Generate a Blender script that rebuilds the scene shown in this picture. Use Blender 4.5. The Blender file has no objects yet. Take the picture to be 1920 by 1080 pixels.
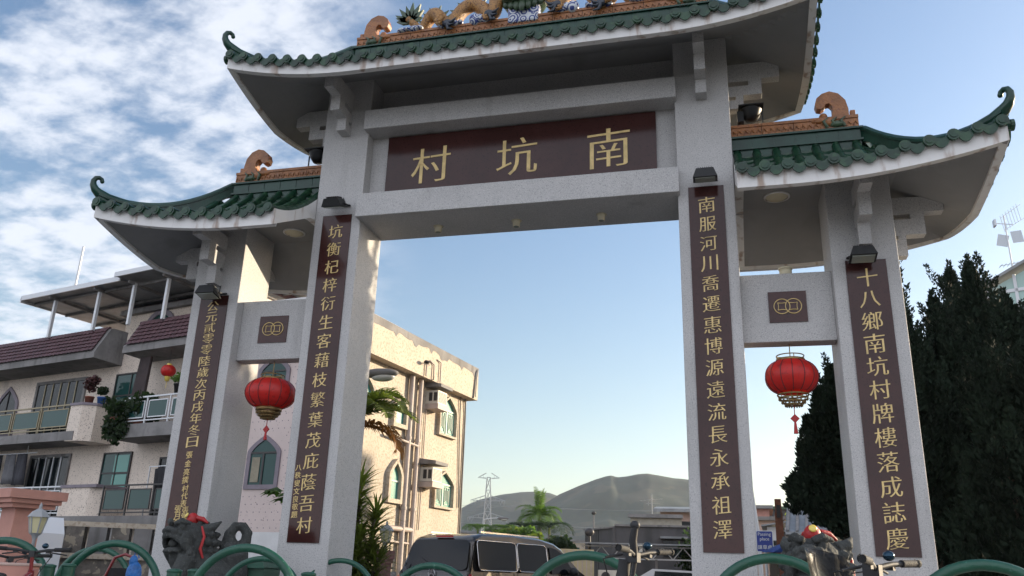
import bpy, math, random
from math import sin, cos, pi, radians, sqrt, atan2
from mathutils import Vector, Matrix
random.seed(7)
S = bpy.context.scene
COL = S.collection

# ------------------------------------------------------------------ camera
F_PX = 1567.572; YAW, PITCH, ROLL = -0.257, 0.33, 0.032
CAM = Vector((3.017, -11.302, 1.0))
_f = Vector((sin(YAW)*cos(PITCH), cos(YAW)*cos(PITCH), sin(PITCH)))
_r = Vector((cos(YAW), -sin(YAW), 0)); _u = _r.cross(_f)
RIGHT = _r*cos(ROLL) + _u*sin(ROLL); UP = -_r*sin(ROLL) + _u*cos(ROLL); FWD = _f
cd = bpy.data.cameras.new("camera"); cam = bpy.data.objects.new("camera", cd); COL.objects.link(cam)
cd.sensor_width = 36; cd.lens = 36*F_PX/1920; cd.clip_start = 0.1; cd.clip_end = 9000
cam.matrix_world = Matrix(((RIGHT.x, UP.x, -FWD.x, CAM.x), (RIGHT.y, UP.y, -FWD.y, CAM.y), (RIGHT.z, UP.z, -FWD.z, CAM.z), (0, 0, 0, 1)))
S.camera = cam

# ------------------------------------------------------------------ world, sun, exposure
SUN_AZ, SUN_EL = radians(53.5), radians(12.5)
W = bpy.data.worlds.new("World"); S.world = W; W.use_nodes = True
def world_nodes():
    nt = W.node_tree; N = nt.nodes; L = nt.links; N.clear()
    def n(t, **k):
        x = N.new(t)
        for a, b in k.items(): setattr(x, a, b)
        return x
    def math_(op, a, b=None, clamp=False):
        m = n('ShaderNodeMath', operation=op, use_clamp=clamp)
        for i, v in enumerate((a, b)):
            if v is None: continue
            if isinstance(v, (int, float)): m.inputs[i].default_value = v
            else: L.new(v, m.inputs[i])
        return m.outputs[0]
    out = n('ShaderNodeOutputWorld'); bg = n('ShaderNodeBackground'); bg.inputs[1].default_value = SKY_STRENGTH
    sky = n('ShaderNodeTexSky', sky_type='NISHITA', sun_disc=False, sun_elevation=SUN_EL, sun_rotation=SUN_AZ, air_density=1.0, dust_density=1.3, ozone_density=1.6, altitude=20)
    tc = n('ShaderNodeTexCoord'); sp = n('ShaderNodeSeparateXYZ'); L.new(tc.outputs['Generated'], sp.inputs[0])
    zz = math_('ADD', math_('MAXIMUM', sp.outputs[2], 0.0), 0.16)
    px = math_('DIVIDE', sp.outputs[0], zz); py = math_('DIVIDE', sp.outputs[1], zz)
    cb = n('ShaderNodeCombineXYZ'); L.new(px, cb.inputs[0]); L.new(py, cb.inputs[1])
    mp = n('ShaderNodeMapping'); mp.inputs['Rotation'].default_value = (0, 0, radians(25)); mp.inputs['Scale'].default_value = (1.0, 1.3, 1); L.new(cb.outputs[0], mp.inputs[0])
    n1 = n('ShaderNodeTexNoise'); n1.inputs['Scale'].default_value = 10.5; n1.inputs['Detail'].default_value = 10; n1.inputs['Roughness'].default_value = 0.58; n1.inputs['Distortion'].default_value = 0.12
    L.new(mp.outputs[0], n1.inputs['Vector'])
    n2 = n('ShaderNodeTexNoise'); n2.inputs['Scale'].default_value = 2.1; n2.inputs['Detail'].default_value = 3; L.new(mp.outputs[0], n2.inputs['Vector'])
    az = math_('ARCTAN2', sp.outputs[0], sp.outputs[1])
    mr = n('ShaderNodeMapRange', interpolation_type='SMOOTHSTEP'); mr.inputs['From Min'].default_value = -0.36; mr.inputs['From Max'].default_value = -0.58
    L.new(az, mr.inputs['Value'])
    lo = n('ShaderNodeMapRange', interpolation_type='SMOOTHSTEP'); lo.inputs['From Min'].default_value = 0.62; lo.inputs['From Max'].default_value = 0.18   # denser lower down
    L.new(sp.outputs[2], lo.inputs['Value'])
    bk = n('ShaderNodeMapRange', interpolation_type='SMOOTHSTEP'); bk.inputs['From Min'].default_value = 0.05; bk.inputs['From Max'].default_value = -0.45   # unseen bright cloud added behind the viewer to lift the shaded fronts
    L.new(sp.outputs[1], bk.inputs['Value'])
    ccol = n('ShaderNodeMix', data_type='RGBA'); L.new(bk.outputs[0], ccol.inputs[0]); ccol.inputs[6].default_value = CLOUD; ccol.inputs[7].default_value = CLOUD_FILL
    v = math_('ADD', math_('MULTIPLY', n1.outputs[0], 0.70), math_('MULTIPLY', n2.outputs[0], 0.60))
    v = math_('ADD', v, math_('MULTIPLY', lo.outputs[0], 0.10)); v = math_('ADD', v, math_('MULTIPLY', bk.outputs[0], 0.18))
    dens = n('ShaderNodeMapRange', interpolation_type='SMOOTHSTEP'); dens.inputs['From Min'].default_value = 0.55; dens.inputs['From Max'].default_value = 0.84
    L.new(v, dens.inputs['Value'])
    d = math_('MULTIPLY', math_('MULTIPLY', dens.outputs[0], math_('MAXIMUM', mr.outputs[0], bk.outputs[0])), 0.88)
    mx = n('ShaderNodeMix', data_type='RGBA'); L.new(d, mx.inputs[0]); 
    hs = n('ShaderNodeMix', data_type='RGBA', blend_type='MULTIPLY'); hs.inputs[0].default_value = 1; 
    el = n('ShaderNodeMapRange', interpolation_type='SMOOTHSTEP'); el.inputs['From Min'].default_value = 0.02; el.inputs['From Max'].default_value = 0.55; L.new(sp.outputs[2], el.inputs['Value'])
    tn = n('ShaderNodeMix', data_type='RGBA'); L.new(el.outputs[0], tn.inputs[0]); tn.inputs[6].default_value = SKY_LOW; tn.inputs[7].default_value = SKY_TINT; L.new(tn.outputs[2], hs.inputs[7])
    L.new(sky.outputs[0], hs.inputs[6]); L.new(hs.outputs[2], mx.inputs[6]); L.new(ccol.outputs[2], mx.inputs[7])
    L.new(mx.outputs[2], bg.inputs[0]); L.new(bg.outputs[0], out.inputs[0])
SKY_STRENGTH = 0.11; SKY_TINT = (0.93, 1.0, 1.08, 1); SKY_LOW = (1.12, 1.04, 0.95, 1); CLOUD = (4.1, 4.3, 4.75, 1); CLOUD_FILL = (6.4, 6.65, 7.4, 1)
world_nodes()
sd = bpy.data.lights.new("sun", 'SUN'); sun = bpy.data.objects.new("sun", sd); COL.objects.link(sun)
sd.energy = 4.4; sd.angle = radians(0.6); sd.color = (1.0, 0.83, 0.60)
SUNDIR = Vector((sin(SUN_AZ)*cos(SUN_EL), cos(SUN_AZ)*cos(SUN_EL), sin(SUN_EL)))
sun.rotation_euler = SUNDIR.to_track_quat('Z', 'Y').to_euler(); sun.location = (40, 30, 30)
S.view_settings.view_transform = 'Standard'; S.view_settings.look = 'None'; S.view_settings.exposure = 1.1; S.view_settings.gamma = 1
S.render.engine = 'CYCLES'; S.cycles.use_denoising = True
S.cycles.max_bounces = 6; S.cycles.volume_bounces = 0; S.cycles.volume_max_steps = 64

# ------------------------------------------------------------------ real-world placement helpers
def ray(px, py): return RIGHT*((px-960)/F_PX) - UP*((py-540)/F_PX) + FWD
def atY(px, py, Y): d = ray(px, py); return CAM + d*((Y-CAM.y)/d.y)
def atD(px, py, D): d = ray(px, py); return CAM + d*(D/sqrt(d.x*d.x+d.y*d.y))

# ------------------------------------------------------------------ mesh builder
class MB:
    def __init__(s): s.v = []; s.f = []; s.sm = []
    def add(s, vs, fs, smooth=False):
        o = len(s.v); s.v += [tuple(v) for v in vs]; s.f += [tuple(i+o for i in f) for f in fs]; s.sm += [smooth]*len(fs); return s
    def box(s, a, b):
        (x0, y0, z0), (x1, y1, z1) = a, b
        return s.add([(x0,y0,z0),(x1,y0,z0),(x1,y1,z0),(x0,y1,z0),(x0,y0,z1),(x1,y0,z1),(x1,y1,z1),(x0,y1,z1)],
                     [(0,3,2,1),(4,5,6,7),(0,1,5,4),(1,2,6,5),(2,3,7,6),(3,0,4,7)])
    def cbox(s, c, size, rot=None):
        c = Vector(c); h = Vector(size)/2; m = rot if rot else Matrix.Identity(3)
        P = [c + m @ Vector((sx*h.x, sy*h.y, sz*h.z)) for sx, sy, sz in ((-1,-1,-1),(1,-1,-1),(1,1,-1),(-1,1,-1),(-1,-1,1),(1,-1,1),(1,1,1),(-1,1,1))]
        return s.add(P, [(0,3,2,1),(4,5,6,7),(0,1,5,4),(1,2,6,5),(2,3,7,6),(3,0,4,7)])
    def bar(s, p, q, w, h=None, up=(0,0,1)):
        p = Vector(p); q = Vector(q); h = h or w; d = (q-p).normalized(); U = Vector(up)
        if abs(d.dot(U)) > .98: U = Vector((1,0,0))
        a = d.cross(U).normalized(); b = a.cross(d)
        P = [e + a*(i*w/2) + b*(j*h/2) for e in (p, q) for i, j in ((-1,-1),(1,-1),(1,1),(-1,1))]
        return s.add(P, [(0,1,2,3),(7,6,5,4),(0,4,5,1),(1,5,6,2),(2,6,7,3),(3,7,4,0)])
    def tube(s, pts, r, n=8, caps=True, smooth=True, closed=False):
        pts = [Vector(p) for p in pts]; m = len(pts); rs = r if isinstance(r, (list, tuple)) else [r]*m
        vs = []; prev = None
        for i, p in enumerate(pts):
            if closed: d = pts[(i+1) % m] - pts[i-1]
            else: d = pts[min(i+1, m-1)] - pts[max(i-1, 0)]
            d.normalize()
            if prev is None:
                U = Vector((0,0,1)) if abs(d.z) < .9 else Vector((1,0,0)); a = d.cross(U).normalized()
            else:
                a = (prev - d*prev.dot(d)).normalized()
            prev = a; b = d.cross(a)
            for k in range(n):
                t = 2*pi*k/n; vs.append(p + a*(cos(t)*rs[i]) + b*(sin(t)*rs[i]))
        fs = []
        for i in range(m if closed else m-1):
            j = (i+1) % m
            for k in range(n): fs.append((i*n+k, i*n+(k+1) % n, j*n+(k+1) % n, j*n+k))
        s.add(vs, fs, smooth)
        if caps and not closed:
            s.add(vs[:n], [tuple(range(n-1, -1, -1))]); s.add(vs[-n:], [tuple(range(n))])
        return s
    def lathe(s, prof, c=(0,0,0), n=24, axis='z', smooth=True, m=None):
        vs = []
        for r, z in prof:
            for k in range(n):
                t = 2*pi*k/n; p = Vector((r*cos(t), r*sin(t), z))
                if axis == 'y': p = Vector((p.x, p.z, p.y))
                if axis == 'x': p = Vector((p.z, p.x, p.y))
                if m: p = m @ p
                vs.append(Vector(c)+p)
        fs = [(i*n+k, i*n+(k+1) % n, (i+1)*n+(k+1) % n, (i+1)*n+k) for i in range(len(prof)-1) for k in range(n)]
        return s.add(vs, fs, smooth)
    def ball(s, c, r, n=14, m=None):
        r = Vector((r, r, r)) if isinstance(r, (int, float)) else Vector(r)
        k = n//2+1; vs = []; fs = []
        for i in range(k+1):
            ph = pi*i/k
            for j in range(n):
                t = 2*pi*j/n; p = Vector((r.x*sin(ph)*cos(t), r.y*sin(ph)*sin(t), r.z*cos(ph)))
                if m: p = m @ p
                vs.append(Vector(c)+p)
        for i in range(k):
            for j in range(n): fs.append((i*n+j, (i+1)*n+j, (i+1)*n+(j+1) % n, i*n+(j+1) % n))
        return s.add(vs, fs, True)
    def prism(s, poly, O, U, V, N, d0, d1, smooth=False):
        O = Vector(O); U = Vector(U); V = Vector(V); N = Vector(N); m = len(poly)
        A = [O+U*a+V*b+N*d0 for a, b in poly]; B = [O+U*a+V*b+N*d1 for a, b in poly]
        s.add(A+B, [tuple(range(m))[::-1], tuple(range(m, 2*m))])
        s.add(A+B, [(i, (i+1) % m, m+(i+1) % m, m+i) for i in range(m)], smooth)
        return s
    def ring(s, outer, inner, O, U, V, N, d0, d1):
        O = Vector(O); U = Vector(U); V = Vector(V); N = Vector(N); m = len(outer)
        g = lambda P, d: [O+U*a+V*b+N*d for a, b in P]
        vs = g(outer, d0)+g(inner, d0)+g(outer, d1)+g(inner, d1); fs = []
        for i in range(m):
            j = (i+1) % m
            fs += [(i, j, m+j, m+i), (2*m+i, 3*m+i, 3*m+j, 2*m+j), (i, 2*m+i, 2*m+j, j), (m+i, m+j, 3*m+j, 3*m+i)]
        return s.add(vs, fs)
    def build(s, name, mat, parent=None, loc=None, bevel=0, normals=True, **tags):
        me = bpy.data.meshes.new(name); me.from_pydata(s.v, [], s.f); me.polygons.foreach_set('use_smooth', s.sm)
        me.materials.append(mat); me.update()
        if normals:
            import bmesh
            bm = bmesh.new(); bm.from_mesh(me); bmesh.ops.recalc_face_normals(bm, faces=bm.faces[:]); bm.to_mesh(me); bm.free()
        o = bpy.data.objects.new(name, me); COL.objects.link(o)
        if parent: o.parent = parent
        if loc is not None: o.location = loc
        if bevel:
            b = o.modifiers.new('bevel', 'BEVEL'); b.width = bevel; b.segments = 2; b.limit_method = 'ANGLE'; b.angle_limit = radians(50)
        for k, v in tags.items(): o[k] = v
        return o

def thing(name, label, cat, loc=(0,0,0), rz=0, group=None):
    o = bpy.data.objects.new(name, None); COL.objects.link(o); o.location = loc; o.rotation_euler = (0, 0, rz)
    o.empty_display_size = .2; o['label'] = label; o['category'] = cat
    if group: o['group'] = group
    return o
def tag(o, label, cat, group=None):
    o['label'] = label; o['category'] = cat
    if group: o['group'] = group
    return o
def copy_tree(o, parent=None):
    c = o.copy(); COL.objects.link(c)
    if parent: c.parent = parent
    for ch in [k for k in bpy.data.objects if k.parent == o]: copy_tree(ch, c)
    return c
def dup(o, loc, rz, label, scale=None, group=None):
    c = copy_tree(o); c.location = loc; c.rotation_euler = (0, 0, rz); c['label'] = label
    if scale: c.scale = (scale,)*3
    if group: c['group'] = group
    return c

# ------------------------------------------------------------------ materials
def mat(name, col, rough=.6, metal=0, var=.0, vscale=3, speck=None, sscale=60, sth=.62, bump=0, bscale=40, spec=.5, stain=None, coat=0, alpha=None, emit=None, stretch=(1,1,1), trans=0):
    m = bpy.data.materials.new(name); m.use_nodes = True; nt = m.node_tree; N = nt.nodes; L = nt.links
    b = N['Principled BSDF']; b.inputs['Base Color'].default_value = (*col, 1); b.inputs['Roughness'].default_value = rough
    b.inputs['Metallic'].default_value = metal; b.inputs['Specular IOR Level'].default_value = spec; b.inputs['Coat Weight'].default_value = coat
    if alpha is not None: b.inputs['Alpha'].default_value = alpha
    if trans: b.inputs['Transmission Weight'].default_value = trans
    if emit: b.inputs['Emission Color'].default_value = (*emit[0], 1); b.inputs['Emission Strength'].default_value = emit[1]
    tc = N.new('ShaderNodeTexCoord'); mp = N.new('ShaderNodeMapping'); mp.inputs['Scale'].default_value = stretch; L.new(tc.outputs['Object'], mp.inputs[0])
    vec = mp.outputs[0]; cur = None
    def noise(sc, det=4, r=.55):
        t = N.new('ShaderNodeTexNoise'); t.inputs['Scale'].default_value = sc; t.inputs['Detail'].default_value = det; t.inputs['Roughness'].default_value = r; L.new(vec, t.inputs['Vector']); return t.outputs[0]
    def mix(fac, a, bcol, mode='MIX'):
        x = N.new('ShaderNodeMix'); x.data_type = 'RGBA'; x.blend_type = mode; L.new(fac, x.inputs[0])
        if a is None: x.inputs[6].default_value = (*col, 1)
        else: L.new(a, x.inputs[6])
        x.inputs[7].default_value = (*bcol, 1); return x.outputs[2]
    def rng(v, a, c, lo=0, hi=1):
        r = N.new('ShaderNodeMapRange'); r.interpolation_type = 'SMOOTHSTEP'; L.new(v, r.inputs[0]); r.inputs[1].default_value = a; r.inputs[2].default_value = c; r.inputs[3].default_value = lo; r.inputs[4].default_value = hi; return r.outputs[0]
    if var:
        cur = mix(rng(noise(vscale), .35, .7), cur, tuple(max(0, c*(1-var)) for c in col))
        cur = mix(rng(noise(vscale*6.3, 3), .45, .75, 0, .7), cur, tuple(max(0, c*(1-var*.8)) for c in col))
    if speck:
        for i, (sc, sz) in enumerate(speck): cur = mix(rng(noise(sscale*(1+i*.73), 2, .5), sth, sth+.05), cur, sc)
    if stain:
        sc, sx, th, amt = stain
        mp2 = N.new('ShaderNodeMapping'); mp2.inputs['Scale'].default_value = sx; L.new(tc.outputs['Object'], mp2.inputs[0])
        t = N.new('ShaderNodeTexNoise'); t.inputs['Scale'].default_value = 1; t.inputs['Detail'].default_value = 6; L.new(mp2.outputs[0], t.inputs['Vector'])
        cur = mix(rng(t.outputs[0], th, th+.16, 0, amt), cur, sc)
    if cur is not None: L.new(cur, b.inputs['Base Color'])
    if bump:
        bp = N.new('ShaderNodeBump'); bp.inputs['Strength'].default_value = bump; bp.inputs['Distance'].default_value = .02; L.new(noise(bscale, 5), bp.inputs['Height']); L.new(bp.outputs[0], b.inputs['Normal'])
    return m
def leafmat(name, col, trans=.45, **k):
    m = mat(name, col, **k); nt = m.node_tree; b = nt.nodes['Principled BSDF']; t = nt.nodes.new('ShaderNodeBsdfTranslucent'); x = nt.nodes.new('ShaderNodeMixShader'); x.inputs[0].default_value = trans
    src = b.inputs['Base Color'].links
    t.inputs[0].default_value = (col[0]*1.3, col[1]*1.4, col[2]*.8, 1)
    nt.links.new(b.outputs[0], x.inputs[1]); nt.links.new(t.outputs[0], x.inputs[2]); nt.links.new(x.outputs[0], nt.nodes['Material Output'].inputs['Surface']); return m
M = {}
M['granite'] = mat('granite', (.445,.435,.43), .62, var=.14, vscale=1.1, speck=[((.26,.26,.265),0), ((.56,.55,.54),0), ((.31,.31,.31),0)], sscale=55, sth=.575, bump=.15, bscale=60, stain=((.2,.19,.18), (2.5,2.5,.35), .58, .35))
M['panel'] = mat('polished maroon granite', (.052,.019,.017), .12, var=.35, vscale=.9, speck=[((.02,.008,.008),0)], sscale=45, spec=.32)
M['gold'] = mat('gold leaf', (.72,.53,.22), .4, .0, var=.28, vscale=8)
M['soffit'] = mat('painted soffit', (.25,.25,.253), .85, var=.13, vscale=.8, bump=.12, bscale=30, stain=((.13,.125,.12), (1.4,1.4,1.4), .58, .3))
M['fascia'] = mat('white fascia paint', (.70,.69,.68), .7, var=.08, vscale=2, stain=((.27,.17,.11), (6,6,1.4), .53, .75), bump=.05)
M['tile'] = mat('green glazed tile', (.011,.046,.026), .3, var=.45, vscale=5, speck=[((.020,.062,.030),0)], sscale=9, sth=.55, bump=.25, bscale=18, spec=.4)
M['ridgegreen'] = mat('green glazed ridge', (.010,.050,.034), .28, var=.4, vscale=3, bump=.2, bscale=12, spec=.4)
M['orange'] = mat('orange glazed ceramic', (.32,.125,.038), .42, var=.35, vscale=7, speck=[((.20,.07,.03),0)], sscale=22, sth=.6, bump=.6, bscale=26)
M['dragon'] = mat('ochre glazed ceramic', (.40,.20,.055), .4, var=.35, vscale=9, speck=[((.14,.06,.02),0)], sscale=38, sth=.55, bump=.9, bscale=48)
M['fin'] = mat('dark green ceramic', (.05,.09,.045), .35, var=.5, vscale=9, bump=.4)
M['darkfin'] = mat('dark blue ceramic', (.025,.035,.055), .35, var=.4, vscale=9, bump=.4)
def wave_mat():
    m = mat('blue and white ceramic', (.62,.64,.66), .3); nt = m.node_tree; N = nt.nodes; L = nt.links; b = N['Principled BSDF']
    tc = N.new('ShaderNodeTexCoord'); v = N.new('ShaderNodeTexVoronoi'); v.inputs['Scale'].default_value = 7; L.new(tc.outputs['Object'], v.inputs['Vector'])
    mm = N.new('ShaderNodeMath'); mm.operation = 'SINE'; ml = N.new('ShaderNodeMath'); ml.operation = 'MULTIPLY'; ml.inputs[1].default_value = 22
    L.new(v.outputs['Distance'], ml.inputs[0]); L.new(ml.outputs[0], mm.inputs[0])
    r = N.new('ShaderNodeMapRange'); L.new(mm.outputs[0], r.inputs[0]); r.inputs[1].default_value = -.2; r.inputs[2].default_value = .2
    x = N.new('ShaderNodeMix'); x.data_type = 'RGBA'; x.inputs[6].default_value = (.50,.53,.57,1); x.inputs[7].default_value = (.03,.05,.2,1); L.new(r.outputs[0], x.inputs[0]); L.new(x.outputs[2], b.inputs['Base Color'])
    return m
M['wave'] = wave_mat()
M['black'] = mat('black metal', (.012,.013,.015), .45, .3, var=.3)
M['lampglass'] = mat('lamp glass', (.25,.27,.24), .12)
M['cream'] = mat('cream lamp shade', (.55,.50,.36), .5)
M['red'] = leafmat('red lantern silk', (.60,.020,.016), .3, rough=.4, var=.25, vscale=5, bump=.15, speck=[((.33,.012,.012),0)], sscale=14, sth=.6)
M['ribred'] = mat('lantern ribs', (.10,.012,.012), .5)
M['brass'] = mat('tarnished brass', (.30,.20,.08), .4, .6, var=.4, vscale=12)
M['stone'] = mat('dark carved stone', (.048,.052,.050), .85, var=.5, vscale=4, bump=.9, bscale=22, speck=[((.09,.095,.09),0)], sscale=60)
M['redball'] = mat('red cloth', (.42,.012,.014), .5, var=.3, bump=.3)
M['yellow'] = mat('yellow badge', (.72,.55,.12), .3)
M['rail'] = mat('green rail paint', (.008,.075,.045), .38, var=.3, vscale=6, speck=[((.05,.14,.10),0)], sscale=24, sth=.66, bump=.3, bscale=30)

# ================================================================== THE ARCHWAY
GATE = thing('memorial_archway', 'grey granite village archway with green tiled roofs and maroon inscription panels', 'archway', (0, .43, 0))
GOFF = Vector((0, -.43, 0))
def G(mb, name, m, parent=None, **k):
    """a part of the archway, modelled in world coordinates"""
    o = mb.build(name, m, parent or GATE, loc=None if parent else GOFF, **k); return o
YC = .43; YF = -1.2; YB = 2.0

# --- writing: glyphs taken from Blender's own fonts, turned into mesh
_cache = {}
def glyphs(txt, ext=.004, thin=1.):
    if (txt, thin) in _cache: return _cache[(txt, thin)]
    c = bpy.data.curves.new('glyph', 'FONT'); c.body = txt; c.size = 1; c.extrude = ext; c.resolution_u = 3
    o = bpy.data.objects.new('glyph', c); COL.objects.link(o); dg = bpy.context.evaluated_depsgraph_get(); dg.update()
    me = bpy.data.meshes.new_from_object(o.evaluated_get(dg)); vs = [v.co.copy() for v in me.vertices]; fs = [tuple(p.vertices) for p in me.polygons]
    # brush-like contrast: strokes that run level get thinner than upright ones
    nx = [0.]*len(vs); ny = [0.]*len(vs)
    for p in me.polygons:
        if abs(p.normal.z) < .3:
            for i in p.vertices: nx[i] += p.normal.x; ny[i] += p.normal.y
    key = {}
    for i, v in enumerate(vs): key.setdefault((round(v.x,4), round(v.y,4)), []).append(i)
    for ids in key.values():
        a, b = sum(nx[i] for i in ids), sum(ny[i] for i in ids); l = sqrt(a*a+b*b)
        if l > 0 and len(txt) == 1:
            for i in ids: vs[i].x += .004*a/l; vs[i].y -= .017*b/l*thin
    bpy.data.objects.remove(o); bpy.data.curves.remove(c); bpy.data.meshes.remove(me)
    x = [v.x for v in vs]; y = [v.y for v in vs]
    _cache[(txt, thin)] = (vs, fs, (min(x), max(x), min(y), max(y))); return _cache[(txt, thin)]
def write(mb, txt, c, w, h, y, slant=.10, fit=True):
    """one character (or word) centred at (c.x, c.z) on a wall facing -Y"""
    vs, fs, (a, b, e, d) = glyphs(txt, .004, 1. if w > .15 else -.1)
    sx = w/(b-a); sz = h/(d-e)
    if fit: sx = sz = min(sx, sz)
    P = []
    for v in vs:
        u = (v.x-(a+b)/2)*sx; t = (v.y-(e+d)/2)*sz
        P.append((c[0]+u, y - v.z - .004, c[1]+t+slant*u))
    mb.add(P, fs)

# --- columns with their panels
def column(X, w, ztop, pw, zb, zt, text, size, p0, p1, small, tall=1.04):
    s = 1 if X > 0 else -1
    col = G(MB().box((X-w/2, 0, -.2), (X+w/2, .86, ztop)), 'column', M['granite'], bevel=.012)
    pl = G(MB().box((X-pw/2, -.018, zb), (X+pw/2, .0, zt)), 'inscription_panel', M['panel'], col)
    mb = MB(); z0 = atY(*p0, 0).z; z1 = atY(*p1, 0).z
    for i, ch in enumerate(text):
        z = z0 + (z1-z0)*i/(len(text)-1); write(mb, ch, (X, z), size, size*tall, -.018, fit=(tall > 1))
    for ch, px, py, sz in small:
        p = atY(px, py, -.02); write(mb, ch, (p.x, p.z), sz, sz, -.018)
    G(mb, 'inscription', M['gold'], col)
    return col
ZB = 1.337
OLs = [(c, 355.5-(y-852)*.167, y, .105) for c, y in zip('張金亮撰', (853, 869, 885, 900))]
OLs += [(c, x, y, .105) for c, x, y in (('村', 347.5, 916), ('代', 346, 930), ('表', 344, 944), ('張', 347.5, 957), ('富', 345, 970), ('壽', 343.5, 983), ('張', 334, 954), ('月', 332, 967), ('明', 330, 980), ('題', 333, 995))]
ILs = [(c, 560-(y-877)*.09, y, .095) for c, y in zip('八秩叟文良敬題', (877, 891, 906, 921, 936, 950, 965))]
cOL = column(-4.93, .84, 6.45, .50, ZB, 5.13, '公元貳零零陸歲次丙戌年冬日', .20, (401, 575), (360, 829), OLs, .80)
cIL = column(-2.90, .80, 9.0, .50, ZB, 6.40, '坑衡杞梓衍生客藉枝繁葉茂庇蔭吾村', .235, (631, 435), (571, 985), ILs)
cIR = column(2.90, .80, 9.0, .50, ZB, 6.40, '南服河川喬遷惠博源遠流長永承祖澤', .235, (1324, 385), (1352, 993), [])
cOR = column(4.93, .84, 6.45, .51, ZB, 5.13, '十八鄉南坑村牌樓落成誌慶', .255, (1625, 521), (1678, 1010), [])

# --- beams and name board
def beam(a, b): return G(MB().box(a, b), 'beam', M['granite'], bevel=.01)
beam((-2.53, -.15, 6.29), (2.53, .90, 6.69))
beam((-2.53, -.15, 7.86), (2.53, .62, 8.21))
G(MB().box((-2.497, .22, 6.69), (2.497, .60, 7.86)).box((-2.497, .45, 8.21), (2.497, .60, 9.0)), 'backing_wall', M['granite'])
board = G(MB().box((-2.2, .17, 6.69), (2.2, .22, 7.83)), 'name_board', M['panel'])
for ch, px, py in (('村', 808, 309), ('坑', 969, 293), ('南', 1141, 277)):
    p = atY(px, py, .17); mb = MB(); write(mb, ch, (p.x, p.z), .66, .70, .17, slant=.06); G(mb, 'board_character', M['gold'], board)
for s in (-1, 1):
    b = beam((min(s*3.3, s*4.51)-.0, .18, 4.09), (max(s*3.3, s*4.51), .46, 5.07))
    cx = s*3.91
    G(MB().box((cx-.25, .165, 4.36), (cx+.25, .18, 4.80)), 'coin_plaque', M['panel'], b)
    mb = MB(); R = .105
    for k in (-1, 1):
        c = Vector((cx+k*.075, .158, 4.585))
        mb.tube([c+Vector((cos(t)*R, 0, sin(t)*R)) for t in [2*pi*i/28 for i in range(28)]], .0065, 6, closed=True)
        for q in range(4):
            a0 = pi/4+q*pi/2; A = c+Vector((cos(a0)*R*.72, 0, sin(a0)*R*.72)); B = c+Vector((cos(a0+pi/2)*R*.72, 0, sin(a0+pi/2)*R*.72)); m_ = (A+B)/2; m_ = c+(m_-c)*.72
            mb.tube([A*(1-t)**2+m_*(2*t*(1-t))+B*t*t for t in [i/6 for i in range(7)]], .0055, 5)
    G(mb, 'coin_emblem', M['gold'], b)

# --- stepped brackets under the eaves
def bracket(parent, base, out, across, z, th=.16):
    (z0, z1, z2, zt, p0, p1, p2) = z
    poly = [(0,z0),(p0,z0),(p0,z1),(p1,z1),(p1,z2),(p2,z2),(p2,zt),(0,zt),(0,z2-.02),(p1*.62,z2-.02),(p1*.62,z2-.10),(0,z2-.10),(0,z1-.01),(p0*.5,z1-.01),(p0*.5,z1-.07),(0,z1-.07)]
    m = MB().prism(poly, base, out, (0,0,1), across, -th/2, th/2)
    return G(m, 'eave_bracket', M['granite'], parent, bevel=.006)
UPZ = (7.84, 8.06, 8.33, 8.62, .22, .5, .77); LOZ = (5.29, 5.60, 5.93, 6.16, .2, .46, .72)
for c, X, s in ((cIL, -2.9, -1), (cIR, 2.9, 1)):
    bracket(c, (X+.0, 0, 0), (0,-1,0), (1,0,0), UPZ); bracket(c, (X, .86, 0), (0,1,0), (1,0,0), UPZ)
    bracket(c, (s*3.3, .43, 0), (s,0,0), (0,1,0), UPZ)
for c, X, s in ((cOL, -4.93, -1), (cOR, 4.93, 1)):
    bracket(c, (X, 0, 0), (0,-1,0), (1,0,0), LOZ); bracket(c, (X, .86, 0), (0,1,0), (1,0,0), LOZ)
    bracket(c, (s*5.35, .43, 0), (s,0,0), (0,1,0), LOZ)

# --- roofs
class Roof:
    def __init__(s, L, xin, Xr, ze, zb, rise, lift, rng, cap, zcap):
        s.L, s.xin, s.Xr, s.ze, s.zb, s.rise, s.lift, s.rng, s.cap, s.zcap = L, xin, Xr, ze, zb, rise, lift, rng, cap, zcap
    def yi(s, y): return min(y-YF, YB-y)
    def up(s, x, y):
        d = max(0, s.L-abs(x)) + max(0, s.yi(y)); return s.lift*max(0, 1-d/s.rng)**2
    def tf(s, y): h = YC-YF if y <= YC else YB-YC; return s.yi(y)/h
    def ts(s, x): return (s.L-abs(x))/(s.L-s.Xr)
    def prof(s, t): t = max(min(t, 1), -.1); return s.rise*(.35*t+.65*t*abs(t))
    def top(s, x, y): return s.ze + s.up(x, y) + s.prof(min(s.tf(y), s.ts(x)))
    def soff(s, x, y): return min(s.zb + s.up(x, y) + .525*max(0, min(s.yi(y), s.L-abs(x))), s.zcap)
    def hip_x(s, y): return s.L-(s.L-s.Xr)*min(1, s.tf(y))
R_UP = Roof(4.52, None, 3.07, 8.47, 8.27, 1.2, .34, 2.2, None, 8.9)
R_LO = Roof(6.50, 3.31, 5.12, 6.00, 5.78, 1.12, .36, 2.6, None, 6.36)

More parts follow.
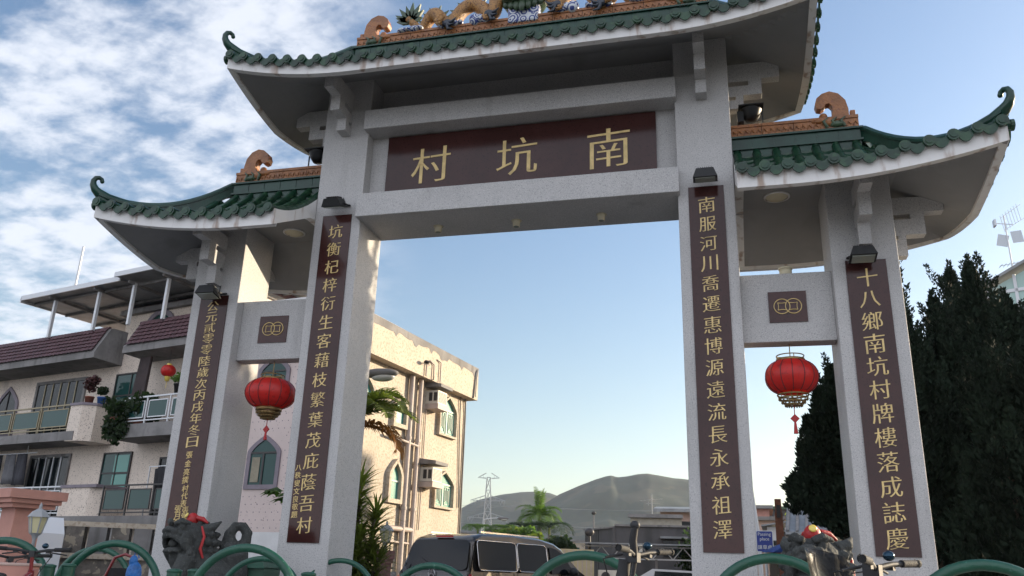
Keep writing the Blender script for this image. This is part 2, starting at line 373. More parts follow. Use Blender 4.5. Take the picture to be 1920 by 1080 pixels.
def roof(R, signs, label):
    whole = R.xin is None
    root = None
    # soffit (grid, seen from below) -------------------------------------
    sg = signs[0]
    xs = []
    if whole: xs = [-R.L + 2*R.L*i/72 for i in range(73)]
    else: xs = [sg*(R.xin + (R.L-R.xin)*i/30) for i in range(31)]
    ys = [YF + (YB-YF)*i/34 for i in range(35)]
    m = MB(); vs = [(x, y, R.soff(x, y)) for x in xs for y in ys]; n = len(ys)
    m.add(vs, [(i*n+j, (i+1)*n+j, (i+1)*n+j+1, i*n+j+1) for i in range(len(xs)-1) for j in range(n-1)])
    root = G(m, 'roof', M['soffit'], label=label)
    # fascia ---------------------------------------------------------------
    path = []
    xa, xb = (-R.L, R.L) if whole else (R.xin, R.L)
    K = 40
    if whole:
        path += [(xa+(xb-xa)*i/K, YF, 0, -1) for i in range(K+1)] + [(xb, YF+(YB-YF)*i/16, 1, 0) for i in range(17)] + [(xb-(xb-xa)*i/K, YB, 0, 1) for i in range(K+1)] + [(xa, YB-(YB-YF)*i/16, -1, 0) for i in range(17)]
    else:
        path += [(sg*(xa+(xb-xa)*i/K), YF, 0, -1) for i in range(K+1)] + [(sg*xb, YF+(YB-YF)*i/16, sg, 0) for i in range(17)] + [(sg*(xb-(xb-xa)*i/K), YB, 0, 1) for i in range(K+1)]
    m = MB(); vs = []
    for x, y, nx, ny in path:
        zb = R.zb + R.up(x, y); zt = R.ze + R.up(x, y)+.03
        vs += [(x, y, zb-.004), (x, y, zt), (x-nx*.1, y-ny*.1, zt), (x-nx*.1, y-ny*.1, zb-.004)]
    k = len(path); fs = []
    for i in range(k-1):
        a, b = i*4, (i+1)*4
        for q in range(4): fs.append((a+q, b+q, b+(q+1) % 4, a+(q+1) % 4))
    m.add(vs, fs)
    if not whole:      # the end wall of the roof against the inner column
        e = sg*R.xin; P = []
        N = 24
        for i in range(N+1):
            y = YF+.002 + (YB-YF-.004)*i/N; P += [(e, y, R.soff(e, y)-.003), (e, y, R.top(e, y)+.03), (e+sg*.12, y, R.soff(e, y)-.003), (e+sg*.12, y, R.top(e, y)+.03)]
        f2 = []
        for i in range(N):
            a, b = i*4, (i+1)*4; f2 += [(a, b, b+1, a+1), (a+2, a+3, b+3, b+2), (a, a+2, b+2, b), (a+1, b+1, b+3, a+3)]
        m.add(P, f2)
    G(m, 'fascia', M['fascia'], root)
    # tiles ------------------------------------------------------------------
    T = MB(); pitch = .258 if whole else .285
    def disc(c, d, r=.074):
        c = Vector(c); d = Vector(d).normalized(); T.tube([c-d*.02, c+d*.022], r, 14, smooth=False)
        T.tube([c+d*.02, c+d*.032], r*.62, 12, smooth=False)
    def drip(c, along, d, w=.20, h=.122):
        pts = [(-w/2, .035), (-w/2, -.01), (-w*.36, -h*.62), (-w*.15, -h*.93), (0, -h), (w*.15, -h*.93), (w*.36, -h*.62), (w/2, -.01), (w/2, .035), (0, .0)]
        T.prism(pts, c, along, (0,0,1), d, -.012, .012)
    def line(p, q, f, n): return [Vector((p[0]+(q[0]-p[0])*i/n, p[1]+(q[1]-p[1])*i/n, 0)) for i in range(n+1)]
    def slope(starts, ends, out, along):
        """starts/ends: where every roll begins at the eave and ends at hip or ridge"""
        for i, (a, b) in enumerate(zip(starts, ends)):
            P = line(a, b, None, 12)
            for p in P: p.z = R.top(p.x, p.y)+.035
            P0 = P[0]+Vector(out)*.07; P0.z = P[0].z-.012
            T.tube([P0]+P, .062, 8); 
            for q in range(1, 12, 2): 
                dd = (P[q]-P[q-1]).normalized(); T.tube([P[q]-dd*.012, P[q]+dd*.012], .067, 8)
            disc(P0, out)
        for i in range(len(starts)-1):
            A0, A1, B0, B1 = Vector((*starts[i], 0)), Vector((*starts[i+1], 0)), Vector((*ends[i], 0)), Vector((*ends[i+1], 0))
            n = 11; sec = (0, .25, .5, .75, 1); dz = (.03, .0, -.012, .0, .03); vs = []
            for c in range(n):
                for e in (0, 1):
                    t = (c+e*.999)/n
                    for u, w in zip(sec, dz):
                        p = (A0*(1-u)+A1*u)*(1-t) + (B0*(1-u)+B1*u)*t; vs.append((p.x, p.y, R.top(p.x, p.y)+w+(.028 if e == 0 else 0)))
            ns = len(sec); T.add(vs, [(r*ns+k, r*ns+k+1, (r+1)*ns+k+1, (r+1)*ns+k) for r in range(2*n-1) for k in range(ns-1)])
            mid = (A0+A1)/2 + Vector(out)*.055; mid.z = R.top(mid.x-out[0]*.055, mid.y-out[1]*.055)+.015
            drip(mid, along, out)
    def eave_x(lo, hi): n = max(2, round((hi-lo)/pitch)); return [lo+(hi-lo)*i/n for i in range(n+1)]
    xr = eave_x(-R.L+.07, R.L-.07) if whole else [sg*x for x in eave_x(R.xin+.07, R.L-.07)]
    def endy(x, front):
        t = min(1, R.ts(x)); return YF+(YC-YF)*t if front else YB-(YB-YC)*t
    for front in (True, False):
        Y0 = YF if front else YB
        slope([(x, Y0) for x in xr], [(x, endy(x, front)) for x in xr], (0, -1 if front else 1, 0), (1,0,0))
    for s in ((-1, 1) if whole else (sg,)):
        yr = eave_x(YF+.07, YB-.07)
        slope([(s*R.L, y) for y in yr], [(s*R.hip_x(y), y) for y in yr], (s, 0, 0), (0,1,0))
    G(T, 'roof_tiles', M['tile'], root)
    # main ridge --------------------------------------------------------------
    zr = R.ze+R.rise-(.045 if whole else 0)
    x0, x1 = (-R.Xr, R.Xr) if whole else sorted((sg*3.3, sg*R.Xr))
    m = MB(); m.box((x0, YC-.11, zr-.22), (x1, YC+.11, zr+.17))
    m.box((x0-.03, YC-.14, zr-.02), (x1+.03, YC+.14, zr+.015)); m.box((x0-.04, YC-.15, zr+.17), (x1+.04, YC+.15, zr+.20))
    n = max(2, round((x1-x0)/.31))
    for i in range(n):   # single glazed blocks with joints
        a = x0+(x1-x0)*i/n; m.box((a+.008, YC-.118, zr+.02), (a+(x1-x0)/n-.008, YC+.118, zr+.165))
    G(m, 'ridge', M['ridgegreen'], root)
    zo = zr+.20; m = MB()
    n = max(2, round((x1-x0)/.5))
    for i in range(n):
        a = x0+(x1-x0)*i/n; b = a+(x1-x0)/n
        if whole and i in ((n//2)-1, n//2) : pass
        m.box((a+.004, YC-.09, zo), (b-.004, YC+.09, zo+.17)); m.box((a+.002, YC-.105, zo+.17), (b-.002, YC+.105, zo+.215))
        for k in range(5):
            u = a+(b-a)*(k+.5)/5; m.tube([(u-.035, YC-.09, zo+.05), (u-.01, YC-.1, zo+.12), (u+.03, YC-.095, zo+.07)], .012, 5)
    G(m, 'ridge_band', M['orange'], root)
    # hip ridges with curled tips ----------------------------------------------
    for s in ((-1, 1) if whole else (sg,)):
        for yb_, yc_ in ((YF, 1), (YB, -1)):
            P = []
            for i in range(15):
                t = i/14; x = s*(R.Xr+(R.L-R.Xr)*t); y = YC+(yb_-YC)*t
                P.append(Vector((x, y, R.top(x, y)+.10+.12*(1-t)**2)))
            d = Vector((s*(R.L-R.Xr), yb_-YC, 0)).normalized(); a = Vector((-d.y, d.x, 0)); m = MB(); vs = []
            for p in P:
                for i, j in ((-.055,-.14),(.055,-.14),(.055,.03),(.075,.03),(.075,.075),(.035,.12),(-.035,.12),(-.075,.075),(-.075,.03),(-.055,.03)): vs.append(p+a*i+Vector((0,0,j)))
            ns = 10; m.add(vs, [(i*ns+k, (i+1)*ns+k, (i+1)*ns+(k+1) % ns, i*ns+(k+1) % ns) for i in range(len(P)-1) for k in range(ns)], False)
            m.add(vs[:ns], [tuple(range(ns))]); m.add(vs[-ns:], [tuple(range(ns))])
            e = P[-1]+Vector((0,0,.02)); q = [P[-4]+Vector((0,0,.05)), P[-2]+Vector((0,0,.06)), e+d*.0+Vector((0,0,.07))]
            for t, o, h in ((0,.06,.12),(0,.10,.19),(0,.105,.255),(0,.078,.312),(0,.032,.33),(0,-.008,.31),(0,-.018,.278)): q.append(e+d*o+Vector((0,0,h)))
            m.tube(q, [.072,.082,.078,.064,.052,.044,.039,.036,.033,.031,.031], 10)
            m.ball(q[-1], .035, 8)
            T2 = MB()
            G(m, 'hip_ridge', M['ridgegreen'], root)
    # scroll finials at the ridge ends ---------------------------------------------
    for s in ((-1, 1) if whole else (sg,)):
        X = s*R.Xr; k = -s     # k points inwards along the ridge
        pts = [(.42,.0),(.42,.10),(.37,.22),(.34,.32),(.34,.41),(.38,.46),(.43,.45),(.45,.40),(.50,.37),(.56,.39),(.58,.46),(.55,.56),(.47,.63),(.36,.66),(.24,.61),(.15,.49),(.12,.34),(.12,.17),(.12,.0)]
        m = MB().prism([(k*a, b) for a, b in pts], (X, YC, zo+.0), (1,0,0), (0,0,1), (0,1,0), -.075, .075)
        m.box((X+min(0, k*.16), YC-.075, zo), (X+max(0, k*.16), YC+.075, zo+.2)); m.cbox((X+k*.06, YC, zo+.28), (.075, .075, .11)); m.cbox((X+k*.06, YC, zo+.21), (.045, .045, .08))
        m.ball((X+k*.47, YC, zo+.27), .062, 12); m.tube([(X+k*.47, YC, zo+.1), (X+k*.47, YC, zo+.24)], .03, 8)
        m.ball((X+k*.55, YC-.06, zo+.16), (.13, .07, .05), 10); m.ball((X+k*.42, YC-.08, zo+.13), (.1, .06, .07), 10)
        fo = G(m, 'ridge_finial', M['orange'], root, bevel=.012)
        m = MB().ball((X+k*.30, YC-.09, zo+.09), (.12, .05, .055), 10)
        for a in (.2,.32,.44): m.tube([(X+k*a, YC-.09, zo+.05), (X+k*(a+.05), YC-.13, zo+.13), (X+k*(a-.02), YC-.11, zo+.2)], [.03,.024,.008], 6)
        G(m, 'finial_leaf', M['fin'], fo)
    return root
roofU = roof(R_UP, (1,), 'upper hipped roof with dragons on its ridge')
roofR = roof(R_LO, (1,), 'lower roof over the side bay with the left to right rising eave')
roofL = roof(R_LO, (-1,), 'lower roof over the side bay with the moss stained end')

# --- dragons and the wave pedestal on the upper ridge
def dragon(s):
    zo = 9.625+.20+.215
    key = [(-2.16,.34),(-2.02,.20),(-1.88,.08),(-1.74,.26),(-1.60,.30),(-1.44,.10),(-1.30,.08),(-1.14,.36),(-.95,.47),(-.76,.34),(-.64,.16),(-.53,.18),(-.50,.42),(-.56,.66),(-.62,.80)]
    path = []
    for i in range(61):
        u = i/60*(len(key)-1); k = min(int(u), len(key)-2); f = u-k
        P = [key[max(0,k-1)], key[k], key[k+1], key[min(len(key)-1,k+2)]]
        q = [.5*(2*P[1][c]+(P[2][c]-P[0][c])*f+(2*P[0][c]-5*P[1][c]+4*P[2][c]-P[3][c])*f*f+(3*P[1][c]-P[0][c]-3*P[2][c]+P[3][c])*f**3) for c in (0,1)]
        path.append(Vector((s*q[0], YC-.02+.05*sin(i*.23), zo+q[1])))
    rad = [.05+.075*min(1, i/16) for i in range(61)]
    m = MB().tube(path, rad, 12)
    for i in (18, 19, 40, 41):      # legs
        p = path[i]; m.tube([p, p+Vector((s*.1, -.12, -.1)), p+Vector((s*.02, -.14, -.22)), p+Vector((s*.1, -.17, -.25))], [.06,.05,.035,.03], 8)
    e = path[-1]                        # head
    m.ball(e+Vector((s*.1,0,.06)), (.19,.12,.12), 12); m.ball(e+Vector((s*.27,0,.02)), (.14,.08,.06), 10); m.ball(e+Vector((s*.25,0,-.06)), (.12,.07,.035), 10)
    body = G(m, 'dragon', M['dragon'], roofU)
    m = MB()
    for i in range(9, 58, 2):          # back spikes
        p = path[i]; d = (path[i+1]-path[i-1]).normalized(); up = Vector((-d.z*s, 0, d.x*s)); 
        if up.z < 0: up = -up
        G(MB().prism([(-.035, 0), (.035, 0), (-.01, .11)], p+up*rad[i]*.8, d, up, Vector((0,1,0)), -.012, .012), 'back_spike', M['fin'], body)
    t0 = path[2]                        # tail fan
    m.ball(t0, (.07,.06,.07), 10)
    for a, l in ((158,.30),(150,.34),(128,.38),(108,.36),(88,.40),(66,.38),(45,.30),(172,.26),(20,.2)):
        d = Vector((cos(radians(a))*s, 0, sin(radians(a)))); q = Vector((-d.z, 0, d.x)); b = t0+d*.02+Vector((0,.03,0))
        m.prism([(-.03, 0), (.04, .02), (.055, l*.5), (0, l), (-.045, l*.5)], b, q, d, (0,1,0), -.022, .022)
    G(m, 'tail_fan', M['fin'], body)
    for i, dx in ((24,.0), (44,.02)):
        m = MB(); p = path[i]+Vector((s*dx, -.1, -.04)); m.ball(p, (.11,.05,.075), 8)
        for a in (-.7, 0, .7): m.tube([p, p+Vector((s*(.08+.05*a), -.04, -.08+.1*a)), p+Vector((s*(.16+.03*a), -.05, -.06+.16*a))], [.04,.03,.01], 6)
        G(m, 'dragon_claw', M['darkfin'], body)
    for x, w, h in ((-2.2,.13,.05), (-1.98,.15,.06), (-1.44,.13,.10), (-1.22,.10,.06), (-.86,.14,.12), (-.66,.13,.08)):
        m = MB().ball((s*x, YC-.08, zo+h*.5), (w*.8, .09, h), 12); m.ball((s*(x+.1), YC-.1, zo+h*.5), (w*.5, .08, h*.7), 10); G(m, 'cloud_base', M['wave'], body)
dragon(1); dragon(-1)
zo = 9.825
m = MB(); m.box((-.27, YC-.13, zo+.09), (.27, YC+.13, zo+.50)); m.lathe([(.0,.0),(.30,.0),(.34,.08),(.28,.16),(.2,.2),(0,.21)], (0, YC, zo+.62), 20)
ped = G(m, 'wave_pedestal', M['wave'], roofU, bevel=.04)
m = MB().lathe([(.25,.0),(.36,.03),(.40,.10),(.36,.17),(.25,.2)], (0, YC, zo+.46), 20)
for k in range(7): m.ball((-.3+.1*k, YC-.2+.03*abs(k-3), zo+.47-.03*(3-abs(k-3))), (.07,.05,.08+.02*(3-abs(k-3))), 8)
G(m, 'lotus_collar', M['fin'], ped)
m = MB().ball((0, YC, zo+.98), .17, 16); G(m, 'pearl', M['red'], ped)

# --- lamps fixed to the gate (each can be taken off: things of their own)
def floodlight(px, py, label, cat='floodlight', tilt=28):
    p = atY(px, py, -.24); t = thing('floodlight', label, cat, p, 0, 'floodlights over the inscription panels')
    R = Matrix.Rotation(radians(tilt), 3, 'X'); m = MB()
    pts = [(-.17,-.06),(.17,-.06),(.12,.07),(-.12,.07)]
    m.prism(pts, (0,0,0), R @ Vector((1,0,0)), R @ Vector((0,0,1)), R @ Vector((0,1,0)), -.13, .11)
    for k in range(7): m.cbox(R @ Vector((-.09+.03*k, .0, .085)), (.008, .18, .035), R)
    m.build('housing', M['black'], t, bevel=.008)
    m = MB().cbox(R @ Vector((0, -.01, -.068)), (.28, .18, .012), R); m.build('glass', M['lampglass'], t)
    m = MB().bar((-.16, .02, 0), (-.16, .235, .05), .022, .01).bar((.16, .02, 0), (.16, .235, .05), .022, .01).bar((-.17, .22, .05), (.17, .22, .05), .03, .02)
    m.tube([(.03,.22,.05), (.05,.2,.16), (.02,.235,.2)], .008, 6); m.build('yoke', M['black'], t)
    return t
floodlight(392, 549, 'black floodlight over the panel that begins 公元, near the striped balcony house', tilt=-12)
floodlight(627, 381, 'black floodlight over the panel that begins 坑衡, beside the name board', tilt=20)
floodlight(1322, 329, 'black floodlight over the panel that begins 南服, with a wire above it', tilt=5)
floodlight(1617, 478, 'black floodlight over the panel that begins 十八, close to the cypress trees', tilt=-10)
def spot(px, py, s, label):
    p = atY(px, py, .43); p.x = s*3.62; t = thing('spotlight', label, 'spotlight', (p.x, YC, 7.54), 0, 'large spotlights standing on the lower ridges'); t.scale = (.8,.8,.8)
    m = MB().lathe([(.0,.0),(.10,.01),(.16,.10),(.20,.22),(.21,.24),(.19,.24)], (0,0,.12), 18).cbox((0, -.02, .37), (.46, .42, .02)).cbox((-s*.2, 0, .2), (.12, .2, .22)); m.build('housing', M['black'], t)
    m = MB().bar((-.2,0,-.02), (.2,0,-.02), .06, .05).bar((-.21,0,-.02), (-.21,0,.3), .03, .02).bar((.21,0,-.02), (.21,0,.3), .03, .02); m.build('yoke', M['black'], t)
spot(590, 300, -1, 'large dark spotlight on the lower ridge on the cloudy side of the archway')
spot(1405, 228, 1, 'large dark spotlight on the lower ridge on the clear blue side of the archway')
for x in (-1.34, -.04, 1.31):
    t = thing('downlight', {-1.34: 'small cream downlight under the main beam, below the character 村', -.04: 'small cream downlight under the main beam, below the character 坑', 1.31: 'small cream downlight under the main beam, below the character 南'}[x], 'ceiling light', (x, .47, 6.29), 0, 'downlights under the main beam')
    MB().lathe([(0,-.10),(.055,-.10),(.062,-.02),(.085,0),(0,0)], (0,0,0), 18).build('shade', M['cream'], t); MB().lathe([(0,0),(.045,0)], (0,0,-.102), 16).build('lens', M['lampglass'], t)
for s in (-1, 1):
    t = thing('ceiling_lamp', 'round cream ceiling lamp under the lower roof, on the %s' % ('mossy end side' if s < 0 else 'cypress side'), 'ceiling light', (s*3.9, YC, 6.36), 0, 'round ceiling lamps under the lower roofs')
    MB().lathe([(0,-.05),(.10,-.045),(.15,-.02),(.165,0),(0,0)], (0,0,0), 24).build('diffuser', M['cream'], t); MB().lathe([(.16,0),(.185,0),(.185,-.02),(.16,-.022)], (0,0,0), 24).build('rim', M['fascia'], t)
t = thing('beam_lamp', 'small round cream lamp standing on the side beam above the coin plaque', 'lamp', (3.93, .32, 5.07))
MB().lathe([(.11,0),(.11,.02),(.085,.03),(.085,.10),(.095,.10),(.095,.125),(0,.13)], (0,0,0), 20).build('cap', M['cream'], t)

# --- big lanterns hanging from the side beams
def big_lantern(s, r, zc, label, tz):
    t = thing('red_lantern', label, 'lantern', (s*3.9, .32, zc), .2*s, 'large red lanterns hanging in the side bays')
    n = 32; prof = []
    for i in range(13):
        ph = -1.05+2.1*i/12; prof.append((r*(.12+.88*cos(ph)**.9), .212*sin(ph)/sin(1.05)))
    MB().lathe(prof, (0,0,0), 40).build('shade', M['red'], t)
    m = MB()
    for k in range(14):
        a = 2*pi*k/14; m.tube([((q+.003)*cos(a), (q+.003)*sin(a), z) for q, z in prof], .006, 5)
    m.build('ribs', M['ribred'], t)
    m = MB()
    if s > 0:
        for q, z in ((.20,-.245),(.185,-.29),(.15,-.335),(.11,-.375)): m.tube([(q*cos(2*pi*k/28), q*sin(2*pi*k/28), z) for k in range(28)], .011, 6, closed=True)
        for q0, z0, q1, z1 in ((.20,-.245,.185,-.29),(.185,-.29,.15,-.335),(.15,-.335,.11,-.375)):
            for k in range(16): a = 2*pi*k/16; m.bar((q0*cos(a),q0*sin(a),z0),(q1*cos(a),q1*sin(a),z1),.008)
        for k in range(4): a = pi*k/4; m.bar((.11*cos(a),.11*sin(a),-.375),(-.11*cos(a),-.11*sin(a),-.375),.008)
    for q, z, h in (() if s > 0 else ((.20,-.25,.05),(.175,-.305,.045),(.135,-.35,.04),(.09,-.39,.03))): m.lathe([(q*.8,z+h/2),(q,z+h/2),(q,z-h/2),(q*.8,z-h/2),(q*.8,z+h/2)], (0,0,0), 24)
    for q, z in ((.185,-.295),(.15,-.34),(.11,-.38)):
        for k in range(20): a = 2*pi*k/20; m.ball((q*cos(a), q*sin(a), z-.012), .011, 6)
    m.build('brass_tiers', M['brass'], t); m = MB()
    m.lathe([(.17,.20),(.19,.20),(.19,.245),(.17,.245),(.17,.20)], (0,0,0), 24); m.tube([(.18*cos(2*pi*k/24), 0.18*sin(2*pi*k/24), .29) for k in range(24)], .008, 6, closed=True)
    for k in range(4): a = pi/2*k; m.bar((.18*cos(a), .18*sin(a), .23), (.18*cos(a), .18*sin(a), .29), .01)
    m.build('top_ring', M['brass'], t)
    m = MB().tube([(0,0,.22), (0,0,4.09-zc)], .007, 6).bar((-.18,0,.27), (.18,0,.27), .012); m.build('hanger', M['brass'], t)
    m = MB().tube([(0,0,-.37), (0,0,-.52)], .006, 6).cbox((0,0,-.56), (.085,.02,.085), Matrix.Rotation(pi/4, 3, 'Y')).tube([(0,0,-.60),(0,0,-.64),(0,0,tz)], [.012,.018,.03], 8); m.build('tassel', M['redball'], t)
big_lantern(1, .347, 3.63, 'large round red lantern with open brass tiers hanging against the sky', -.76)
big_lantern(-1, .39, 3.57, 'large round red lantern with a bright red tassel hanging before the tiled house', -.72)

# ================================================================== SETTING
M['asphalt'] = mat('asphalt', (.055,.055,.055), .9, var=.35, vscale=.6, speck=[((.12,.12,.12),0)], sscale=50, bump=.3)
M['paving'] = mat('concrete paving', (.27,.265,.255), .9, var=.3, vscale=.8, bump=.2)
M['earth'] = mat('dry grass and earth', (.10,.10,.055), .95, var=.5, vscale=.05)
M['white'] = mat('road paint', (.7,.7,.68), .7)
ground = MB().add([(-4000,-400,-.012),(4000,-400,-.012),(4000,4500,-.012),(-4000,4500,-.012)], [(0,1,2,3)]).build('ground', M['earth'], kind='structure')
MB().box((-60,-9.6,-.3), (60,2.2,-.004)).build('pavement', M['paving'], kind='structure')
MB().add([(-60,2.2,-.004),(60,2.2,-.004),(60,11,-.004),(-60,11,-.004)], [(0,1,2,3)]).add([(-60,-40,-.004),(60,-40,-.004),(60,-9.6,-.004),(-60,-9.6,-.004)], [(0,1,2,3)]).add([(-6.5,11,-.004),(14,11,-.004),(14,40,-.004),(-6.5,40,-.004)], [(0,1,2,3)]).build('road', M['asphalt'], kind='structure')
m = MB()
for i in range(12): m.box((-40+7*i, 6.5, -.01), (-37+7*i, 6.62, .001))
m.build('road_marking', M['white'], kind='structure')

# hills: a crest line that stands a kilometre and more away
def vnoise(x, y):
    def h(i, j): n = sin(i*127.1+j*311.7)*43758.5453; return n-math.floor(n)
    i, j = math.floor(x), math.floor(y); u, v = x-i, y-j; u = u*u*(3-2*u); v = v*v*(3-2*v)
    return (h(i,j)*(1-u)+h(i+1,j)*u)*(1-v)+(h(i,j+1)*(1-u)+h(i+1,j+1)*u)*v
def fbm(x, y, o=4):
    s = 0; a = .5
    for _ in range(o): s += a*vnoise(x, y); x *= 2.03; y *= 2.03; a *= .5
    return s
def hill(name, pts, D, depth, m):
    P = [atD(px, py, D) for px, py in pts]; B = MB(); nu = 170; nv = 60; vs = []
    seg = [0]
    for a, b in zip(P, P[1:]): seg.append(seg[-1]+(b-a).length)
    for i in range(nu+1):
        s = seg[-1]*i/nu; k = max(j for j in range(len(seg)-1) if seg[j] <= s+1e-6); t = (s-seg[k])/(seg[k+1]-seg[k]); c = P[k].lerp(P[k+1], t)
        d = Vector((c.x-CAM.x, c.y-CAM.y, 0)).normalized()
        for j in range(nv+1):
            w = -1.15+2.15*j/nv; q = c + d*(w*depth); a = abs(w)
            prof = max(0, 1-a)**1.15*(1 if a < 1 else 0); n = fbm(q.x*.012+31, q.y*.012+7)-.47
            spur = (fbm(q.x*.006+3, q.y*.0022, 3)-.45)*a*(1-a)*3.2 if a < 1 else 0
            z = c.z*max(0, prof*(1+spur)+n*.22*min(1, a*4)*(1-min(a,1)))+n*1.6*(1-min(a,1))+(fbm(q.x*.05,q.y*.05,4)-.47)*6*(1-min(a,1))*min(1,a*3+.15)
            vs.append((q.x, q.y, z if a < 1 else -1))
    n = nv+1; B.add(vs, [(i*n+j, (i+1)*n+j, (i+1)*n+j+1, i*n+j+1) for i in range(nu) for j in range(nv)], True)
    return B.build(name, m, kind='structure')
M['hill'] = mat('hillside grass and scrub', (.021,.034,.020), .95, var=.55, vscale=.02, speck=[((.046,.044,.027),0),((.017,.028,.018),0)], sscale=.014, sth=.60, bump=.0)
hill('hills', [(330,1010),(560,985),(760,972),(857,957),(880,944),(900,936),(940,927),(975,922),(1005,921),(1030,923),(1060,934),(1110,958),(1200,1000),(1290,1040)], 1650, 520, M['hill'])
hill('hills', [(880,1060),(960,1000),(1010,950),(1048,926),(1085,910),(1115,899),(1135,893),(1146,891),(1158,895),(1175,893),(1195,889),(1215,888),(1235,891),(1262,896),(1295,899),(1330,908),(1368,930),(1400,962),(1440,1000),(1520,1050)], 1300, 430, M['hill'])

# ================================================================== HOUSES
M['tilewall'] = mat('beige mosaic tile', (.70,.60,.51), .6, var=.12, vscale=.8, speck=[((.30,.24,.20),0)], sscale=24, sth=.60, bump=.1, stain=((.19,.16,.14), (1.2,1.2,.22), .58, .35))
M['pinkwall'] = mat('pink mosaic tile', (.58,.48,.45), .6, var=.08, vscale=.8, speck=[((.26,.19,.18),0)], sscale=15, sth=.665)
M['sidewall'] = mat('cream rendered wall', (.45,.385,.305), .75, var=.16, vscale=1.2, speck=[((.33,.27,.205),0)], sscale=12, sth=.52, bump=.35, bscale=14, stain=((.30,.25,.20), (1.2,1.2,.25), .6, .4))
M['greycon'] = mat('weathered grey render', (.22,.21,.205), .85, var=.35, vscale=1.2, bump=.2, stain=((.08,.075,.07), (3,3,.4), .54, .6))
M['rooftile'] = mat('purple clay tile', (.10,.045,.052), .55, var=.4, vscale=4, bump=.3)
M['violet'] = mat('violet stone surround', (.20,.17,.20), .6, var=.2)
M['glass'] = mat('green window glass', (.018,.06,.055), .08, spec=.28)
M['darkglass'] = mat('dark window glass', (.008,.012,.014), .08, spec=.28)
M['tealglass'] = mat('teal frosted glass', (.075,.25,.21), .25)
M['frame'] = mat('dark window frame', (.03,.028,.028), .5)
M['goldframe'] = mat('gold anodised frame', (.24,.20,.12), .4, .3)
M['pylon'] = mat('galvanised steel', (.30,.31,.32), .6)
M['alu'] = mat('white aluminium', (.55,.56,.58), .4, .2)
M['curtain'] = mat('curtain cloth', (.30,.27,.20), .9, var=.3)
M['pipe'] = mat('painted pipe', (.42,.35,.31), .6, var=.2)
M['whitewall'] = mat('white painted wall', (.62,.62,.62), .8, var=.1)
M['darkwall'] = mat('dark grey render', (.075,.072,.075), .8, var=.25, vscale=.5, stain=((.03,.03,.03), (.8,.8,.1), .56, .6))
M['tin'] = mat('corrugated tin', (.25,.26,.27), .55, .3, var=.35, vscale=1)
M['pinkpaint'] = mat('pink painted render', (.48,.24,.19), .75, var=.15, vscale=3)
M['pinkpale'] = mat('pale pink render', (.50,.36,.31), .8, var=.12)
M['iron'] = mat('wrought iron', (.02,.02,.022), .5, .4)
M['leaf'] = leafmat('leaf green', (.10,.175,.04), rough=.5, var=.35, vscale=2.5)
M['leafdark'] = leafmat('dark leaf green', (.030,.055,.022), rough=.6, var=.5, vscale=1.5)
M['leafyellow'] = leafmat('yellow green leaf', (.16,.20,.04), rough=.5, var=.4, vscale=3)
M['deadleaf'] = leafmat('dead palm leaf', (.36,.15,.04), rough=.7, var=.4, vscale=3)
M['bark'] = mat('bark', (.12,.095,.07), .9, var=.4, vscale=5, bump=.5)
M['palmtrunk'] = mat('palm trunk', (.24,.21,.17), .8, var=.35, vscale=6)

def arch_pts(w, h, pointed=True, n=7, spring=.62):
    """outline of a pointed-arch opening, centred, from z=0 to h"""
    P = [(-w/2, 0), (w/2, 0), (w/2, h*spring)]
    for i in range(1, n+1):
        t = i/n
        if pointed: P.append((w/2*(1-t**1.5) if t < 1 else 0, h*spring+(h-h*spring)*t))
        else: a = t*pi/2; P.append((w/2*cos(a), h*spring+(h-h*spring)*sin(a)))
    Q = [(-x, z) for x, z in P[2:-1]][::-1]
    return P + Q
def scale_pts(P, k, dz=0):
    x0 = min(p[0] for p in P); x1 = max(p[0] for p in P); z0 = min(p[1] for p in P); z1 = max(p[1] for p in P); w = x1-x0; h = z1-z0
    return [(x*(w+2*k)/w, (z-z0-h/2)*(h+2*k)/h+z0+h/2) for x, z in P]
def window(parent, O, U, N, P, fr, frm, glm, bars, barm, proud=.05, name='window'):
    """surround > pane, glazing bars; O is the foot of the opening"""
    Vz = (0,0,1); f = MB().ring(scale_pts(P, fr), P, O, U, Vz, N, -.06, proud).build(name, frm, parent)
    MB().prism(P, O, U, Vz, N, .004, .014).build('pane', glm, f)
    m = MB(); O = Vector(O); U = Vector(U); N = Vector(N)
    for a, b, w in bars: m.bar(O+U*a[0]+Vector((0,0,a[1]))+N*.028, O+U*b[0]+Vector((0,0,b[1]))+N*.028, w, .03, N)
    if m.v: m.build('glazing_bars', barm, f)
    return f
def rect(w, h): return [(-w/2,0),(w/2,0),(w/2,h),(-w/2,h)]

